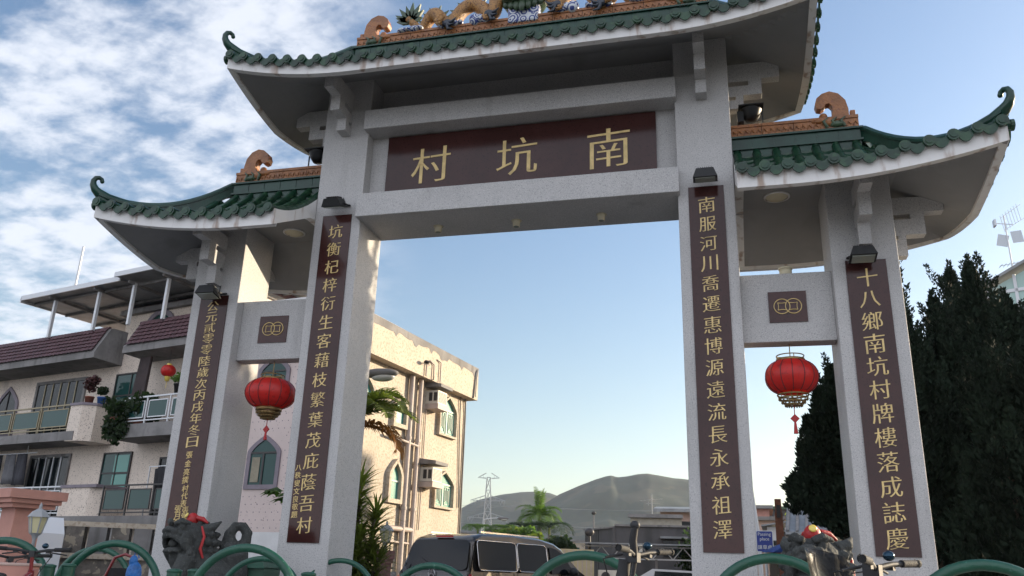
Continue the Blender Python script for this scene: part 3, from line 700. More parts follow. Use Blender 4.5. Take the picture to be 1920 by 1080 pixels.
# ---- the balcony house on the left --------------------------------------------
H1 = thing('balcony_house', 'beige tiled three storey house with purple tiled balcony canopies and a metal roof awning', 'house', (-18.5,13.4,0), radians(-14.3))
WY = 1.2
def hp(mb, n, m, par=None, **k): return mb.build(n, m, par or H1, **k)
hp(MB().box((-15,WY,-.2), (5.0,10,8.75)), 'wall', M['tilewall'])
def canopy(x0, x1, e0, e1):
    poly = [(0,8.0),(0,8.23),(.5,9.2),(.62,9.24),(WY+.02,9.24),(WY+.02,7.95)]
    c = hp(MB().prism(poly, (0,0,0), (0,1,0), (0,0,1), (1,0,0), x0, x1), 'balcony_canopy', M['greycon'])
    m = MB(); d = Vector((0,.5,.97)).normalized(); n = Vector((0,-d.z,d.y)); L = sqrt(.5**2+.97**2); a, b = x0+.14*e0, x1-.14*e1; rows = 6
    for r in range(rows):
        k = round((b-a)/.24); off = .12*(r % 2)
        for i in range(k):
            u0 = a+(b-a)*i/k+off*((b-a)/k)/.24*.0; u1 = u0+(b-a)/k-.012; c0 = Vector((0,0,8.25))+d*(L*r/rows); c1 = Vector((0,0,8.25))+d*(L*(r+1)/rows+.03)
            q = [c0+n*.05, c0+n*.075, c1+n*.03, c1+n*.012]; sh = (off if True else 0)
            A = []; 
            for u, h in ((u0,0),((u0+u1)/2,.025),(u1,0)): A += [Vector((u+sh*(.0),0,0))+p+n*h for p in q]
            m.add(A, [(0,4,5,1),(1,5,6,2),(2,6,7,3),(4,8,9,5),(5,9,10,6),(6,10,11,7),(0,1,2,3),(8,11,10,9)])
    hp(m, 'canopy_tiles', M['rooftile'], c); 
    m = MB()
    for i in range(int((x1-x0)/.2)): m.tube([(x0+.2*i, .55, 9.25), (x0+.2*i+.19, .55, 9.26)], .06, 7)
    hp(m, 'canopy_ridge', M['rooftile'], c)
canopy(-15, -.65, 0, 1); canopy(.9, 5.0, 1, 0)
def glass_rail(x0, x1, z0, z1, n, frm, y=.06):
    m = MB().bar((x0,y,z1), (x1,y,z1), .06, .05).bar((x0,y,z0+.1), (x1,y,z0+.1), .04)
    w = (x1-x0)/n
    for i in range(n+1): m.bar((x0+w*i,y,z0), (x0+w*i,y,z1), .045)
    for i in range(n):
        a, b = x0+w*i+.12, x0+w*(i+1)-.12
        m.bar((a,y,z0+.2),(b,y,z0+.2),.035).bar((a,y,z1-.14),(b,y,z1-.14),.035).bar((a,y,z0+.2),(a,y,z1-.14),.035).bar((b,y,z0+.2),(b,y,z1-.14),.035)
    r = hp(m, 'balcony_railing', frm)
    m = MB()
    for i in range(n): m.box((x0+w*i+.13, y-.006, z0+.21), (x0+w*(i+1)-.13, y+.006, z1-.15))
    hp(m, 'glass_panel', M['glass'], r)
hp(MB().box((-15,0,5.03), (-.95,WY+.01,5.35)), 'balcony_slab', M['greycon'])
glass_rail(-13.4, -1.42, 5.36, 6.32, 7, M['goldframe'])
pp = [(-1.4,.02),(-.75,.02),(-.42,.35),(-.42,WY+.01),(-1.4,WY+.01)]
hp(MB().prism(pp, (0,0,0), (1,0,0), (0,1,0), (0,0,1), 5.0, 6.27), 'balcony_end', M['tilewall']); hp(MB().prism([(-1.44,-.02),(-.73,-.02),(-.38,.33),(-.38,WY),(-1.44,WY)], (0,0,0), (1,0,0), (0,1,0), (0,0,1), 6.27, 6.36), 'coping', M['violet'])
hp(MB().box((1.0,0,4.97), (5.0,WY+.01,5.42)), 'balcony_slab', M['greycon']); glass_rail(1.5, 4.9, 5.43, 6.33, 3, M['alu'])
hp(MB().box((-15,0,2.12), (5.0,WY+.01,2.42)), 'balcony_slab', M['greycon']); glass_rail(-13.2, -1.0, 2.43, 3.42, 7, M['alu']); glass_rail(1.2, 4.9, 2.43, 3.40, 3, M['frame'])
hp(MB().prism([(-.98,.02),(.5,.02),(.85,.3),(.85,WY),(-.98,WY)], (0,0,0), (1,0,0), (0,1,0), (0,0,1), 2.1, 3.36), 'balcony_end', M['tilewall']); hp(MB().box((-1.02,-.03,3.36), (.9,WY,3.46)), 'coping', M['violet'])
for x in (-12,-8,-4.4,-.9,1.9,4.6): hp(MB().box((x-.16,.1,-.1), (x+.16,.42,2.12)), 'veranda_post', M['greycon'])
NN = (0,-1,0); UU = (1,0,0)
def rwin(x0, x1, z0, z1, frm, gl, nx, nz, fr=.05, fm=None):
    w, h = x1-x0, z1-z0; bars = [((-w/2+w*i/nx,0),(-w/2+w*i/nx,h),.05) for i in range(1,nx)]+[((-w/2,h*j/nz),(w/2,h*j/nz),.05) for j in range(1,nz)]
    return window(H1, ((x0+x1)/2, WY-.01, z0), UU, NN, rect(w,h), fr, fm or frm, gl, bars, frm)
rwin(-.73,.92,6.0,7.57,M['frame'],M['glass'],2,2); b = rwin(-.62,.81,3.3,4.66,M['frame'],M['glass'],2,2)
hp(MB().box((-.02,WY-.035,3.34),(.75,WY-.028,3.92)).box((-.02,WY-.035,4.0),(.75,WY-.028,4.6)), 'teal_pane', M['tealglass'], b)
rwin(-5.47,-2.6,5.36,7.56,M['goldframe'],M['darkglass'],6,1,.12,M['greycon']); rwin(-4.9,-2.64,2.43,4.67,M['alu'],M['darkglass'],5,1,.10,M['greycon']); rwin(-11.5,-9,5.36,7.4,M['goldframe'],M['darkglass'],4,1)
rwin(-12,-8,2.43,4.6,M['frame'],M['darkglass'],5,1); rwin(2.4,4.2,2.43,4.4,M['frame'],M['darkglass'],2,1)
window(H1, (-7.35,WY-.01,5.75), UU, NN, arch_pts(1.2,1.75), .16, M['violet'], M['darkglass'], [((0,0),(0,1.7),.05),((-.6,.9),(.6,.9),.05)], M['frame'])
for x0, x1 in ((-11,-6),(-4.2,-1.2),(2.2,4.4)): rwin(x0,x1,0,1.9,M['frame'],M['darkglass'],3,1)
# stair hood on the roof with its arched window, the awning and its posts
SH = hp(MB().box((-2.1,WY+.9,8.7), (5.0,7,10.3)), 'stair_hood', M['tilewall'])
hp(MB().box((-2.3,WY+.7,10.3), (5.1,7.2,10.5)), 'hood_eave', M['greycon'], SH)
hp(MB().prism([(0,10.5),(.9,11.0),(2.6,11.0),(2.6,10.5)], (0,WY+.7,0), (0,1,0), (0,0,1), (1,0,0), -2.2, 5.0), 'hood_roof', M['rooftile'], SH)
window(H1, (-.05,WY+.89,8.9), UU, NN, arch_pts(1.35,1.25,False,7,.5), .2, M['violet'], M['glass'], [((0,0),(0,1.2),.05),((-.65,.6),(.65,.6),.05)], M['frame'])
AW = thing('roof_awning', 'flat metal awning on thin posts over the balcony house roof', 'awning', (0,0,0)); AW.parent = None
AW.location = H1.location; AW.rotation_euler = H1.rotation_euler
m = MB(); 
m.prism([(0,10.86),(0,10.98),(6.2,10.72),(6.2,10.60)], (0,0,0), (0,1,0), (0,0,1), (1,0,0), -5.9, .02); m.prism([(-.2,10.95),(-.2,11.07),(6.2,10.80),(6.2,10.68)], (0,0,0), (0,1,0), (0,0,1), (1,0,0), .02, 6.3)
m.build('awning_sheet', M['tin'], AW)
m = MB().box((-5.95,-.05,10.83),(.05,.0,11.02)).box((.0,-.26,10.92),(6.3,-.2,11.1)).box((-5.98,-.05,10.75),(-5.9,6.2,10.95)); m.build('gutter', M['alu'], AW)
m = MB()
for y in (.5,1.9,3.3,4.7): m.bar((-5.85,y,10.80-.042*y),(6.2,y,10.80-.042*y),.07,.09)
for x in (-4.2,-1.5,.45,2.3,4.3): m.bar((x,.05,10.78),(x,6.1,10.52),.08,.1)
m.build('awning_beam', M['greycon'], AW)
for x in (-4.22,-1.55,.44,2.28,4.2): MB().bar((x,.35,9.2),(x,.35,10.8),.11).build('awning_post', M['alu'], AW)
t = MB().tube([(0,0,0),(0,0,2.3)], .045, 8).build('roof_pole', M['alu'], None, loc=H1.matrix_world @ Vector((0,0,0)))
Mh1 = Matrix.Translation(H1.location) @ Matrix.Rotation(radians(-14.3), 4, 'Z')
t.location = Mh1 @ Vector((-4.05,.9,10.9)); tag(t, 'thin white pole rising above the metal roof awning', 'pole')
t = MB().box((-1.0,-.8,0),(1.0,.8,1.0)).box((-1.1,-.9,1.0),(1.1,.9,1.12)).box((-.7,-.83,.3),(-.2,-.79,.7)).build('roof_tank', M['pinkpale'], None, loc=Mh1 @ Vector((-9.9,5.5,8.74))); t.rotation_euler = (0,0,radians(-14.3)); tag(t, 'small pale rooftop box catching the sun at the left edge', 'roof tank')

def leaf_clump(m, c, r, n, ls, squash=1.0, droop=0):
    for _ in range(n):
        d = Vector((random.gauss(0,1), random.gauss(0,1), random.gauss(0,1))).normalized()*(random.random()**.45)
        p = Vector(c)+Vector((d.x*r, d.y*r, d.z*r*squash)); a = Vector((random.gauss(0,1), random.gauss(0,1), random.gauss(0,.8)-droop)).normalized(); b = a.cross(Vector((random.gauss(0,1), random.gauss(0,1), random.gauss(0,1)))).normalized(); l = ls*random.uniform(.6,1.3); w = l*.38
        m.add([p-a*l*.5, p+b*w, p+a*l*.5, p-b*w], [(0,1,2,3)])
def potted(loc, label, r, h, n, leafm, potm, pot_r=.16, group='plants on the balconies'):
    t = thing('potted_plant', label, 'plant', loc, 0, group)
    MB().lathe([(0,0),(pot_r*.75,0),(pot_r,.28),(pot_r*1.05,.28),(pot_r*1.05,.32),(pot_r*.9,.32),(0,.29)], (0,0,0), 14).build('pot', potm, t)
    m = MB(); 
    for _ in range(5): leaf_clump(m, (random.uniform(-.5,.5)*r, random.uniform(-.4,.4)*r, .35+h*random.uniform(.2,.8)), r*.6, n//5, .16)
    m.build('foliage', leafm, t)
M['terracotta'] = mat('terracotta', (.22,.075,.045), .8, var=.3); M['bluepot'] = mat('blue glaze', (.04,.12,.35), .4); M['redleaf'] = mat('dark red leaf', (.07,.02,.02), .6, var=.4)
def hw(x, y, z): return Mh1 @ Vector((x, y, z))
potted(hw(-1.15,.5,6.36), 'red leaved potted plant on the dark coping of the upper balcony end', .34, .75, 260, M['redleaf'], M['terracotta'])
potted(hw(-.8,.75,6.36), 'small green plant in a blue pot on the upper balcony end', .22, .3, 120, M['leafdark'], M['bluepot'])
potted(hw(-1.9,.7,5.36), 'dark green potted plant behind the end of the gold glass railing', .4, 1.2, 260, M['leafdark'], M['terracotta'])
t = thing('balcony_shrub', 'big trailing green shrub spilling over the upper right balcony', 'plant', hw(1.35,.15,5.43)); m = MB()
MB().box((-.5,-.1,0),(.9,.25,.3)).build('planter', M['terracotta'], t)
for _ in range(26):
    a = Vector((random.uniform(-.6,1.1), random.uniform(-.25,.2), random.uniform(.3,1.05))); leaf_clump(m, a, .28, 60, .2, 1, .3)
for _ in range(10): leaf_clump(m, (random.uniform(-.35,.5), -.28, random.uniform(-.55,.2)), .2, 50, .2, 1.3, .6)
m.build('foliage', M['leafdark'], t)
potted(hw(4.0,.15,6.36), 'thin twiggy plant in a dark box on the right balcony rail', .35, .35, 90, M['leaf'], M['frame'], .2)
# small lantern and hanging cloth on the right balcony
t = thing('small_lantern', 'tiny red and yellow lantern hanging under the right balcony canopy', 'lantern', hw(3.05,.35,7.25))
MB().lathe([(.09,-.2)]+[(.06+.19*cos(a), .2*sin(a)) for a in [-1.2+.3*i for i in range(9)]]+[(.09,.2)], (0,0,0), 18).build('shade', M['red'], t); MB().lathe([(.08,.2),(.08,.25),(0,.25)], (0,0,0), 12).build('top_cap', M['yellow'], t); MB().lathe([(.1,-.2),(.07,-.36),(0,-.36)], (0,0,0), 12).tube([(0,0,-.36),(0,0,-.6)], .01, 5).build('tassel', M['yellow'], t); MB().tube([(0,0,.25),(0,0,.98)], .008, 5).build('cord', M['frame'], t)
t = MB().prism([(-.35,-1.35),(.28,-1.42),(.34,0),(-.2,.0)], (0,0,0), (1,0,0), (0,0,1), (0,1,0), -.05, .05).build('hanging_curtain', mat('dark brown blind', (.05,.035,.035), .9, var=.4), None, loc=hw(1.75,.35,7.85)); t.rotation_euler = (0,0,radians(-14.3)); tag(t, 'dark brown rolled blind hanging beside the small balcony lantern', 'blind')
# laundry
t = thing('clothes_rail', 'thin clothes rail hung under the left upper balcony', 'clothes rail', hw(-6.2,.5,4.75), radians(-14.3)); MB().tube([(-2.6,0,0),(2.6,0,0)], .02, 6).build('rail', M['alu'], t); MB().tube([(-2,0,0),(-2,0,.3)], .012, 5).tube([(2,0,0),(2,0,.3)], .012, 5).build('rail_hanger', M['alu'], t)
for i, (dx, w, h, c, l) in enumerate(((1.1,.55,1.15,(.05,.05,.06),'charcoal long shirt drying on the left balcony, nearest the sliding door'), (.35,.6,1.1,(.13,.13,.14),'grey shirt drying between a charcoal and a black one'), (-.4,.5,1.4,(.012,.012,.016),'black trousers drying on the left balcony'), (-1.05,.3,1.0,(.42,.42,.42),'narrow white cloth drying beside black trousers'), (-1.6,.55,.9,(.30,.29,.27),'pale grey top drying near the left edge'))):
    N = 8; vs = []; 
    for a in range(N+1):
        for b in range(5): vs.append((w*(a/N-.5)*(1+.12*b/4), .05*sin(a*1.7+i)+.02*b*sin(a+i), -h*b/4))
    m = MB().add(vs, [(a*5+b, (a+1)*5+b, (a+1)*5+b+1, a*5+b+1) for a in range(N) for b in range(4)], True)
    o = m.build('garment', mat('cloth %d' % i, c, .9, var=.3), None, loc=hw(-6.2+dx+.6,.5,4.74)); o.rotation_euler = (0,0,radians(-14.3)); sld = o.modifiers.new('thickness', 'SOLIDIFY'); sld.thickness = .03; tag(o, l, 'garment', 'clothes drying on the left balcony')

# ---- the cream house whose side is in the sun -------------------------------------
H2 = thing('cream_house', 'cream rendered house with its long side in low sun and pointed green windows', 'house', (-8.45,13.92,0), radians(-9))
def h2(mb, n, m, par=None, **k): return mb.build(n, m, par or H2, **k)
h2(MB().box((-5.4,-1.6,-.2),(0,7.35,8.0)), 'wall', M['sidewall'])
h2(MB().box((-5.4,-1.62,2.0),(-.02,-1.598,7.7)), 'pink_front', M['pinkwall']); m = MB()
for i in range(23):
    for j in range(24):
        x, z = -5.3+.235*i+(.117 if j % 2 else 0), 2.12+.235*j
        if x < -.05 and not (abs(x+2.55) < .72 and (3.2 < z < 5.05 or 5.95 < z < 7.7)): m.box((x-.016,-1.623,z-.016),(x+.016,-1.615,z+.016))
h2(m, 'dark_inset_tiles', M['violet'])
h2(MB().box((-5.4,-1.625,-.1),(-.02,-1.598,1.998)), 'white_base', M['whitewall'])
h2(MB().box((-5.4,-2.0,7.72),(.40,7.55,9.02)), 'parapet', mat('flaking cream parapet', (.48,.41,.325), .8, var=.12, vscale=1.5, speck=[((.35,.29,.22),0)], sscale=12, sth=.55, bump=.4, bscale=16))
cop = MB(); vs = []     # ragged grey strip where the paint has flaked along the top
pts = [(-2.0+.16*i, 8.95-.20*fbm(i*.31+4, 2)-.16*(1 if fbm(i*.5, 9) > .52 else 0)-.05) for i in range(60)]
cop.prism([(-2.0,9.06)]+[p for p in pts]+[(7.56,9.06)], (.395,0,0), (0,1,0), (0,0,1), (1,0,0), 0, .012)
h2(cop, 'flaked_strip', M['greycon']); h2(MB().box((-5.4,-1.9,9.02),(-.25,2.5,9.42)), 'roof_slab', M['whitewall'])
UX = (0,1,0); NX = (1,0,0)
def grid_bars(w, h): 
    b = [((0,0),(0,h*.66),.07),((-w/2,h*.66),(w/2,h*.66),.06)]
    for s in (-1,1):
        c = s*w*.25
        b += [((c-w*.13,h*.08),(c-w*.13,h*.58),.02),((c+w*.13,h*.08),(c+w*.13,h*.58),.02),((c,h*.2),(c,h*.58),.02),((c-w*.13,h*.08),(c+w*.05,h*.08),.02),((c-w*.05,h*.58),(c+w*.13,h*.58),.02),((c-w*.07,h*.16),(c-w*.07,h*.5),.02),((c+w*.07,h*.16),(c+w*.07,h*.5),.02)]
    return b
M['paleframe'] = mat('pale green frame', (.40,.47,.40), .5)
def awin(y0, y1, z0, z1, fr=.08, big=True): 
    w, h = y1-y0, z1-z0; P = arch_pts(w, h); O = (.0,(y0+y1)/2,z0)
    f = window(H2, O, UX, NX, P, fr, M['sidewall'], M['tealglass'], grid_bars(w,h) if big else [((-w/2,h*.5),(w/2,h*.5),.05)], M['paleframe'], .15)
    return f
awin(4.98,6.3,6.02,7.45); awin(4.92,6.35,3.33,4.58); awin(1.72,2.38,3.3,4.5,.14,False); awin(1.72,2.42,5.85,6.75,.14,False); awin(-.6,.2,6.0,7.0,.14,False)
def pwin(x, z, w, h):
    f = window(H2, (x,-1.62,z), UU, NN, arch_pts(w,h,True,7,.68), .14, M['violet'], M['glass'], [((0,0),(0,h*.68),.07),((-w/2,h*.7),(w/2,h*.7),.06)], M['frame'], .05)
    h2(MB().box((x-w/2+.08,-1.66,z+.08),(x-.12,-1.65,z+h*.6)), 'curtain', M['curtain'], f)
pwin(-2.55,3.42,1.02,1.42); pwin(-2.55,6.15,1.0,1.3)
for y, r in ((2.66,.10),(3.32,.085)):
    h2(MB().tube([(.13,y,-.1),(.13,y,7.7)], r, 10).lathe([(r+.02,0),(r+.02,.1)], (.13,y,3), 10).lathe([(r+.02,0),(r+.02,.1)], (.13,y,5.4), 10), 'drain_pipe', M['pipe'])
h2(MB().tube([(.12,1.7,2.35),(.12,3.3,2.35)], .09, 8).tube([(.16,1.2,5.35),(.16,3.3,5.25)], .05, 8).tube([(.10,1.1,1.95),(.10,3.2,1.9)], .04, 6), 'drain_pipe', M['pipe'])
h2(MB().tube([(.05,3.62,0),(.05,3.62,7.72),(.46,3.62,7.74),(.46,3.62,8.3),(.42,3.35,8.4)], .03, 6).tube([(.05,3.95,2.4),(.05,3.95,6.9)], .022, 6).tube([(.46,3.05,7.75),(.46,3.05,8.22),(.46,3.28,8.22)], .028, 6).tube([(.46,4.15,7.75),(.46,4.15,8.5),(.43,3.9,8.56)], .028, 6), 'conduit', M['pipe'])
h2(MB().tube([(.05,7.2,0),(.05,7.2,7.1),(.07,7.1,7.72),(.43,7.1,7.75),(.43,7.25,8.8),(.42,7.4,8.98)], .035, 6).tube([(.05,7.0,3.4),(.05,6.75,6.4),(.06,6.7,7.72)], .025, 6).tube([(.46,7.22,7.8),(.46,7.3,8.9)], .02, 5), 'conduit', M['greycon'])
h2(MB().tube([(.40,2.9,8.2),(.75,2.75,8.2)], .02, 5).ball((.6,2.8,8.2), (.09,.16,.07), 8), 'wall_bracket', M['iron'])
Mh2 = Matrix.Translation(H2.location) @ Matrix.Rotation(radians(-9), 4, 'Z')
M['acwhite'] = mat('aged white enamel', (.55,.52,.45), .5, var=.15)
def ac(y, z, label):
    t = thing('air_conditioner', label, 'air conditioner', Mh2 @ Vector((0,y,z)), radians(-9), 'window air conditioners on the sunny wall')
    MB().box((0,0,0),(.52,.72,.5)).build('casing', M['acwhite'], t, bevel=.012)
    m = MB()
    for k in range(2): m.box((.14+.2*k,-.008,.10),(.28+.2*k,.0,.42))
    m.build('side_vent', M['frame'], t); m = MB()
    for k in range(9): m.bar((.525,.05,.07+.045*k),(.525,.67,.07+.045*k),.018)
    m.build('grille', M['greycon'], t)
    MB().prism([(0,.62),(0,.82),(.68,.72),(.68,.60)], (0,-.1,0), (1,0,0), (0,0,1), (0,1,0), 0, .95).build('hood', M['greycon'], t); MB().box((0,-.04,-.2),(.56,.76,-.01)).build('shelf', M['pipe'], t)
ac(3.95,6.92,'window air conditioner under a concrete hood, below the parapet of the sunny wall'); ac(3.88,4.08,'window air conditioner on the sunny wall, level with the lower pointed window')

# ---- far buildings -----------------------------------------------------------------
def block(name, label, D, x0, x1, ytop, m, depth=8, rot=None, cat='building', group=None, parts=None, zmin=-.2):
    A, B = atD(x0, ytop, D), atD(x1, ytop, D); w = sqrt((B.x-A.x)**2+(B.y-A.y)**2); a = atan2(B.y-A.y, B.x-A.x)
    t = thing(name, label, cat, (A.x, A.y, 0), a, group); H = (A.z+B.z)/2
    MB().box((0,0,zmin),(w,depth,H)).build('wall', m, t)
    return t, w, H
def bw(t, x, z, w, h, gl='darkglass', fr='frame', nx=2, y=-.01):
    f = MB().ring(scale_pts(rect(w,h), .05), rect(w,h), (x,y,z), UU, (0,0,1), NN, -.03, .05).build('window', M[fr], t); MB().box((x-w/2, y-.012, z),(x+w/2, y-.004, z+h)).build('pane', M[gl], f)
    m = MB()
    for i in range(1, nx): m.bar((x-w/2+w*i/nx, y-.03, z),(x-w/2+w*i/nx, y-.03, z+h),.05)
    if m.v: m.build('glazing_bars', M[fr], f)
t, w, H = block('grey_building', 'flat roofed dark grey building behind the van', 56, 1155, 1400, 989, M['darkwall'], 10)
MB().box((-.1,-.12,H),(w+.1,10,H+.12)).build('parapet', M['greycon'], t)
for x in (w*.40, ): bw(t, x+.4, 2.35, 1.35, .95, nx=3)
MB().box((w*.40-.45,-.6,3.42),(w*.40+1.25,0,3.55)).build('window_canopy', M['tin'], t)
MB().box((w*.1,-.35,2.4),(w*.1+.85,-.004,3.1)).build('ac_unit', M['acwhite'], t); MB().tube([(w*.1+.42,-.36,2.75),(w*.1+.42,-.37,2.75)], .26, 12).build('fan', M['frame'], t)
# its return wall going back to the left
A = atD(1097,997,66); 
o = MB().box((-.2,0,-.2),(0,12,H-.06)).build('side_wall', M['darkwall'], t); o.location = (-.02,.0,0)
t2 = thing('annex', 'dark grey annex with a stained flat wall left of the grey building', 'building', (atD(1156,990,56.4).x, atD(1156,990,56.4).y, 0), t.rotation_euler.z+radians(0))
A = atD(1097,995,61); B = atD(1154,990,56.6); ww = sqrt((B.x-A.x)**2+(B.y-A.y)**2); t2.location = (A.x, A.y, 0); t2.rotation_euler = (0,0,atan2(B.y-A.y,B.x-A.x)); MB().box((0,0,-.2),(ww-.05,6,A.z)).build('wall', M['darkwall'], t2); MB().box((-.1,-.1,A.z),(ww,6.1,A.z+.1)).build('coping', M['greycon'], t2); MB().box((ww*.42,-.03,0),(ww*.46,0,A.z)).build('drain_pipe', M['frame'], t2)
t, w, H = block('cream_terrace_house', 'cream two tier house behind the dark grey building', 68, 1182, 1278, 970, mat('aged cream wall', (.36,.33,.27), .85, var=.2), 8)
MB().box((-.2,-.3,H-.05),(w+.1,.2,H+.22)).build('eave', M['greycon'], t); MB().box((.6,-.5,H-3.2),(w-.6,0,H-2.4)).build('balcony', M['greycon'], t); bw(t, w*.5, H-2.4, 2.2, 1.1, nx=3)
t, w, H = block('rooftop_house', 'small house with a slanting roof above the cream terrace', 82, 1238, 1340, 958, M['pinkpale'], 6)
MB().prism([(-1.2,H-.2),(-1.2,H+.1),(7,H+.9),(7,H+.5)], (-.6,0,0), (0,1,0), (0,0,1), (1,0,0), 0, w+1).build('roof', M['tin'], t); bw(t, w*.35, H-2.6, 2.4, 1.6, nx=2)
for i, (D, x0, x1, yt, mm, lb) in enumerate(((120,1062,1120,1016,'sidewall','low sunlit cream block far off between van and annex'), (150,862,905,1000,'sidewall','pale flat roofed house far behind the black van roof'), (140,910,955,992,'darkwall','dark small house beyond the far street lamp'), (70,1408,1442,954,'pinkpaint','salmon pink house right of the tall inner column'), (86,1440,1496,955,'darkwall','long dark house with green roof between two pink ones'), (74,1470,1512,975,'whitewall','white low house behind the rusty post'), (66,1490,1575,966,'pinkpale','peach gabled house in front of the dark conifer'), (62,1412,1460,976,'pinkpale','pale pink low wall house behind the parking sign'))):
    t, w, H = block('village_house', lb, D, x0, x1, yt, M[mm], 7, group='small houses in the village behind the archway')
    if mm == 'pinkpale' and x0 == 1490:
        MB().prism([(-.4,H),(w*.45,H+1.5),(w+.4,H)], (0,-.3,0), (1,0,0), (0,0,1), (0,1,0), 0, 7.6).build('roof', M['tin'], t)
    else: MB().box((-.3,-.4,H),(w+.3,7.3,H+.25)).build('roof', M['fin' if x0 == 1440 else 'greycon'], t)
    for k in range(max(1, int(w/2.6))): bw(t, 1.2+2.4*k, H-2.0, 1.1, 1.2, 'darkglass' if k % 2 else 'glass', nx=2)
t = thing('tiled_roof_house', 'low old house with a grey sloping roof below the dark conifer', 'house', atD(1500,1045,40)); t.location.z = 0; t.rotation_euler = (0,0,radians(-6))
MB().box((0,0,-.1),(9,5,3.1)).build('wall', mat('plain cream wall', (.55,.49,.36), .8, var=.1), t); MB().prism([(-.6,3.0),(-.6,3.12),(2.6,4.5),(5.6,3.12),(5.6,3.0)], (-.5,0,0), (0,1,0), (0,0,1), (1,0,0), 0, 10).build('roof', M['tin'], t); m = MB()
for k in range(26): m.bar((-.4+.39*k,-.62,3.14),(-.4+.39*k,2.6,4.53),.12,.07)
m.build('roof_ribs', M['greycon'], t)
MB().box((-3.5,-2.6,2.25),(5,0,2.45)).build('canopy', M['tin'], t)
for x in (-3.2,0,3): MB().box((x,-2.5,0),(x+.14,-2.36,2.25)).build('canopy_post', M['greycon'], t)
bw(t, 3.2, .9, 1.4, 1.2)
t = thing('truss_canopy', 'open steel truss canopy in front of the dark grey building', 'canopy', atD(1090,1050,46)); t.location.z = 0
a, b = atD(1110,1030,46), atD(1400,1040,46); t.rotation_euler = (0,0,atan2(b.y-a.y,b.x-a.x)); L = 11.5
MB().prism([(-1.2,2.62),(-1.2,2.68),(6,2.95),(6,2.9)], (0,0,0), (0,1,0), (0,0,1), (1,0,0), -.2, L).build('roof', M['tin'], t)
m = MB().bar((0,0,2.55),(L,0,2.55),.07).bar((0,0,1.95),(L,0,1.95),.07)
for i in range(22): m.bar((L*i/22,0,1.95 if i % 2 else 2.55),(L*(i+1)/22,0,2.55 if i % 2 else 1.95),.05)
m.build('truss', M['alu'], t)
for x in (.2,3.8,7.6,11.2): MB().box((x,-.06,-.1),(x+.12,.06,1.95)).build('post', M['greycon'], t)
t = thing('site_cabin', 'tan metal cabin with an outdoor fan unit beside the van bonnet', 'cabin', atD(1076,1060,44)); t.location.z = 0; t.rotation_euler = (0,0,radians(12))
MB().box((-1.2,0,-.1),(1.0,3,2.3)).build('wall', mat('tan sheet metal', (.42,.36,.22), .6, var=.15), t); m = MB()
for k in range(10): m.box((-1.15+.22*k,-.03,0),(-1.10+.22*k,0,2.25))
m.build('rib', M['pipe'], t); o = MB().box((1.2,-.35,.75),(2.1,.05,1.35)).build('fan_unit', M['acwhite'], t); MB().tube([(1.55,-.36,1.05),(1.55,-.37,1.05)], .22, 14).build('fan', M['frame'], o)
# parked car roofs under the canopy
t = thing('parked_car', 'pale silver car roof under the truss canopy', 'car', atD(1262,1074,40)); t.location.z = 0; t.rotation_euler = (0,0,radians(5))
MB().prism([(-2.1,.3),(2.1,.3),(2.15,.75),(1.4,.9),(.8,1.38),(-.9,1.42),(-1.7,.95),(-2.15,.85)], (0,0,0), (1,0,0), (0,0,1), (0,1,0), -.85, .85).build('body', M['alu'], t, bevel=.08); MB().prism([(-.85,.98),(1.2,.95),(.75,1.3),(-.8,1.33)], (0,0,0), (1,0,0), (0,0,1), (0,1,0), -.87, .87).build('window', M['darkglass'], t)
for x in (-1.3,1.3): MB().tube([(x,-.88,.32),(x,.88,.32)], .32, 18).build('wheel', M['black'], t)

for (D, x0, x1, yt, mm, lb) in ((52,1438,1468,988,'whitewall','small white walled hut left of the rusty post, below the dark long house'),(50,1502,1545,984,'sidewall','cream walled shed under the bough of the dark conifer'),(47,1472,1500,1000,'greycon','low grey shed between the rusty post and the lion')):
    t, w, H = block('village_shed', lb, D, x0, x1, yt, M[mm], 4, group='sheds beyond the blue sign'); MB().prism([(-.3,H),(w+.3,H+.25),(w+.3,H+.33),(-.3,H+.08)], (0,-.5,0), (1,0,0), (0,0,1), (0,1,0), 0, 4.8).build('roof', M['tin'], t); bw(t, w*.5, max(.6,H-1.7), w*.35, .9, nx=2)
def mast(px, py0, py1, D, r, label, kind='pole', m='greycon', aer=False):
    a, b = atD(px, py0, D), atD(px, py1, D); t = thing(kind, label, kind.replace('_',' '), (a.x, a.y, min(a.z,b.z))); h = abs(a.z-b.z)
    MB().tube([(0,0,0),(0,0,h)], r, 7).build('shaft', M[m], t)
    if aer:
        q = MB().bar((-1.0,0,h*.72),(.9,0,h*.80),.03)
        for k in range(6): q.bar((-.9+.33*k,-.3,h*.72+.03*k),(-.9+.33*k,.3,h*.72+.03*k),.022)
        q.bar((-.5,0,h*.6),(.6,0,h*.62),.03).bar((-.3,0,h*.52),(-.3,0,h*.70),.03); q.build('antenna_rods', M[m], t)
    else: MB().ball((0,0,h), (r*3.2,r*2.2,r*2.6), 10).build('head', M['frame'], t)
mast(1113,962,992,60,.05,'thin lamp mast standing on the roof of the dark annex')
mast(1222,926,972,72,.03,'television aerial on the roof of the cream terrace house','tv_aerial','pylon',True)
mast(1105,998,1090,50,.09,'dark wooden pole between the far palms and the annex','pole','frame')
t = thing('clothes_rack', 'thin clothes rack on the lower right balcony of the balcony house', 'clothes rack', hw(3.6,.55,2.42), radians(-14.3)); MB().bar((-.95,0,1.62),(1.1,0,1.66),.03).bar((-.9,0,0),(-.9,0,1.62),.03).bar((1.05,0,0),(1.05,0,1.66),.03).build('rack', M['alu'], t)
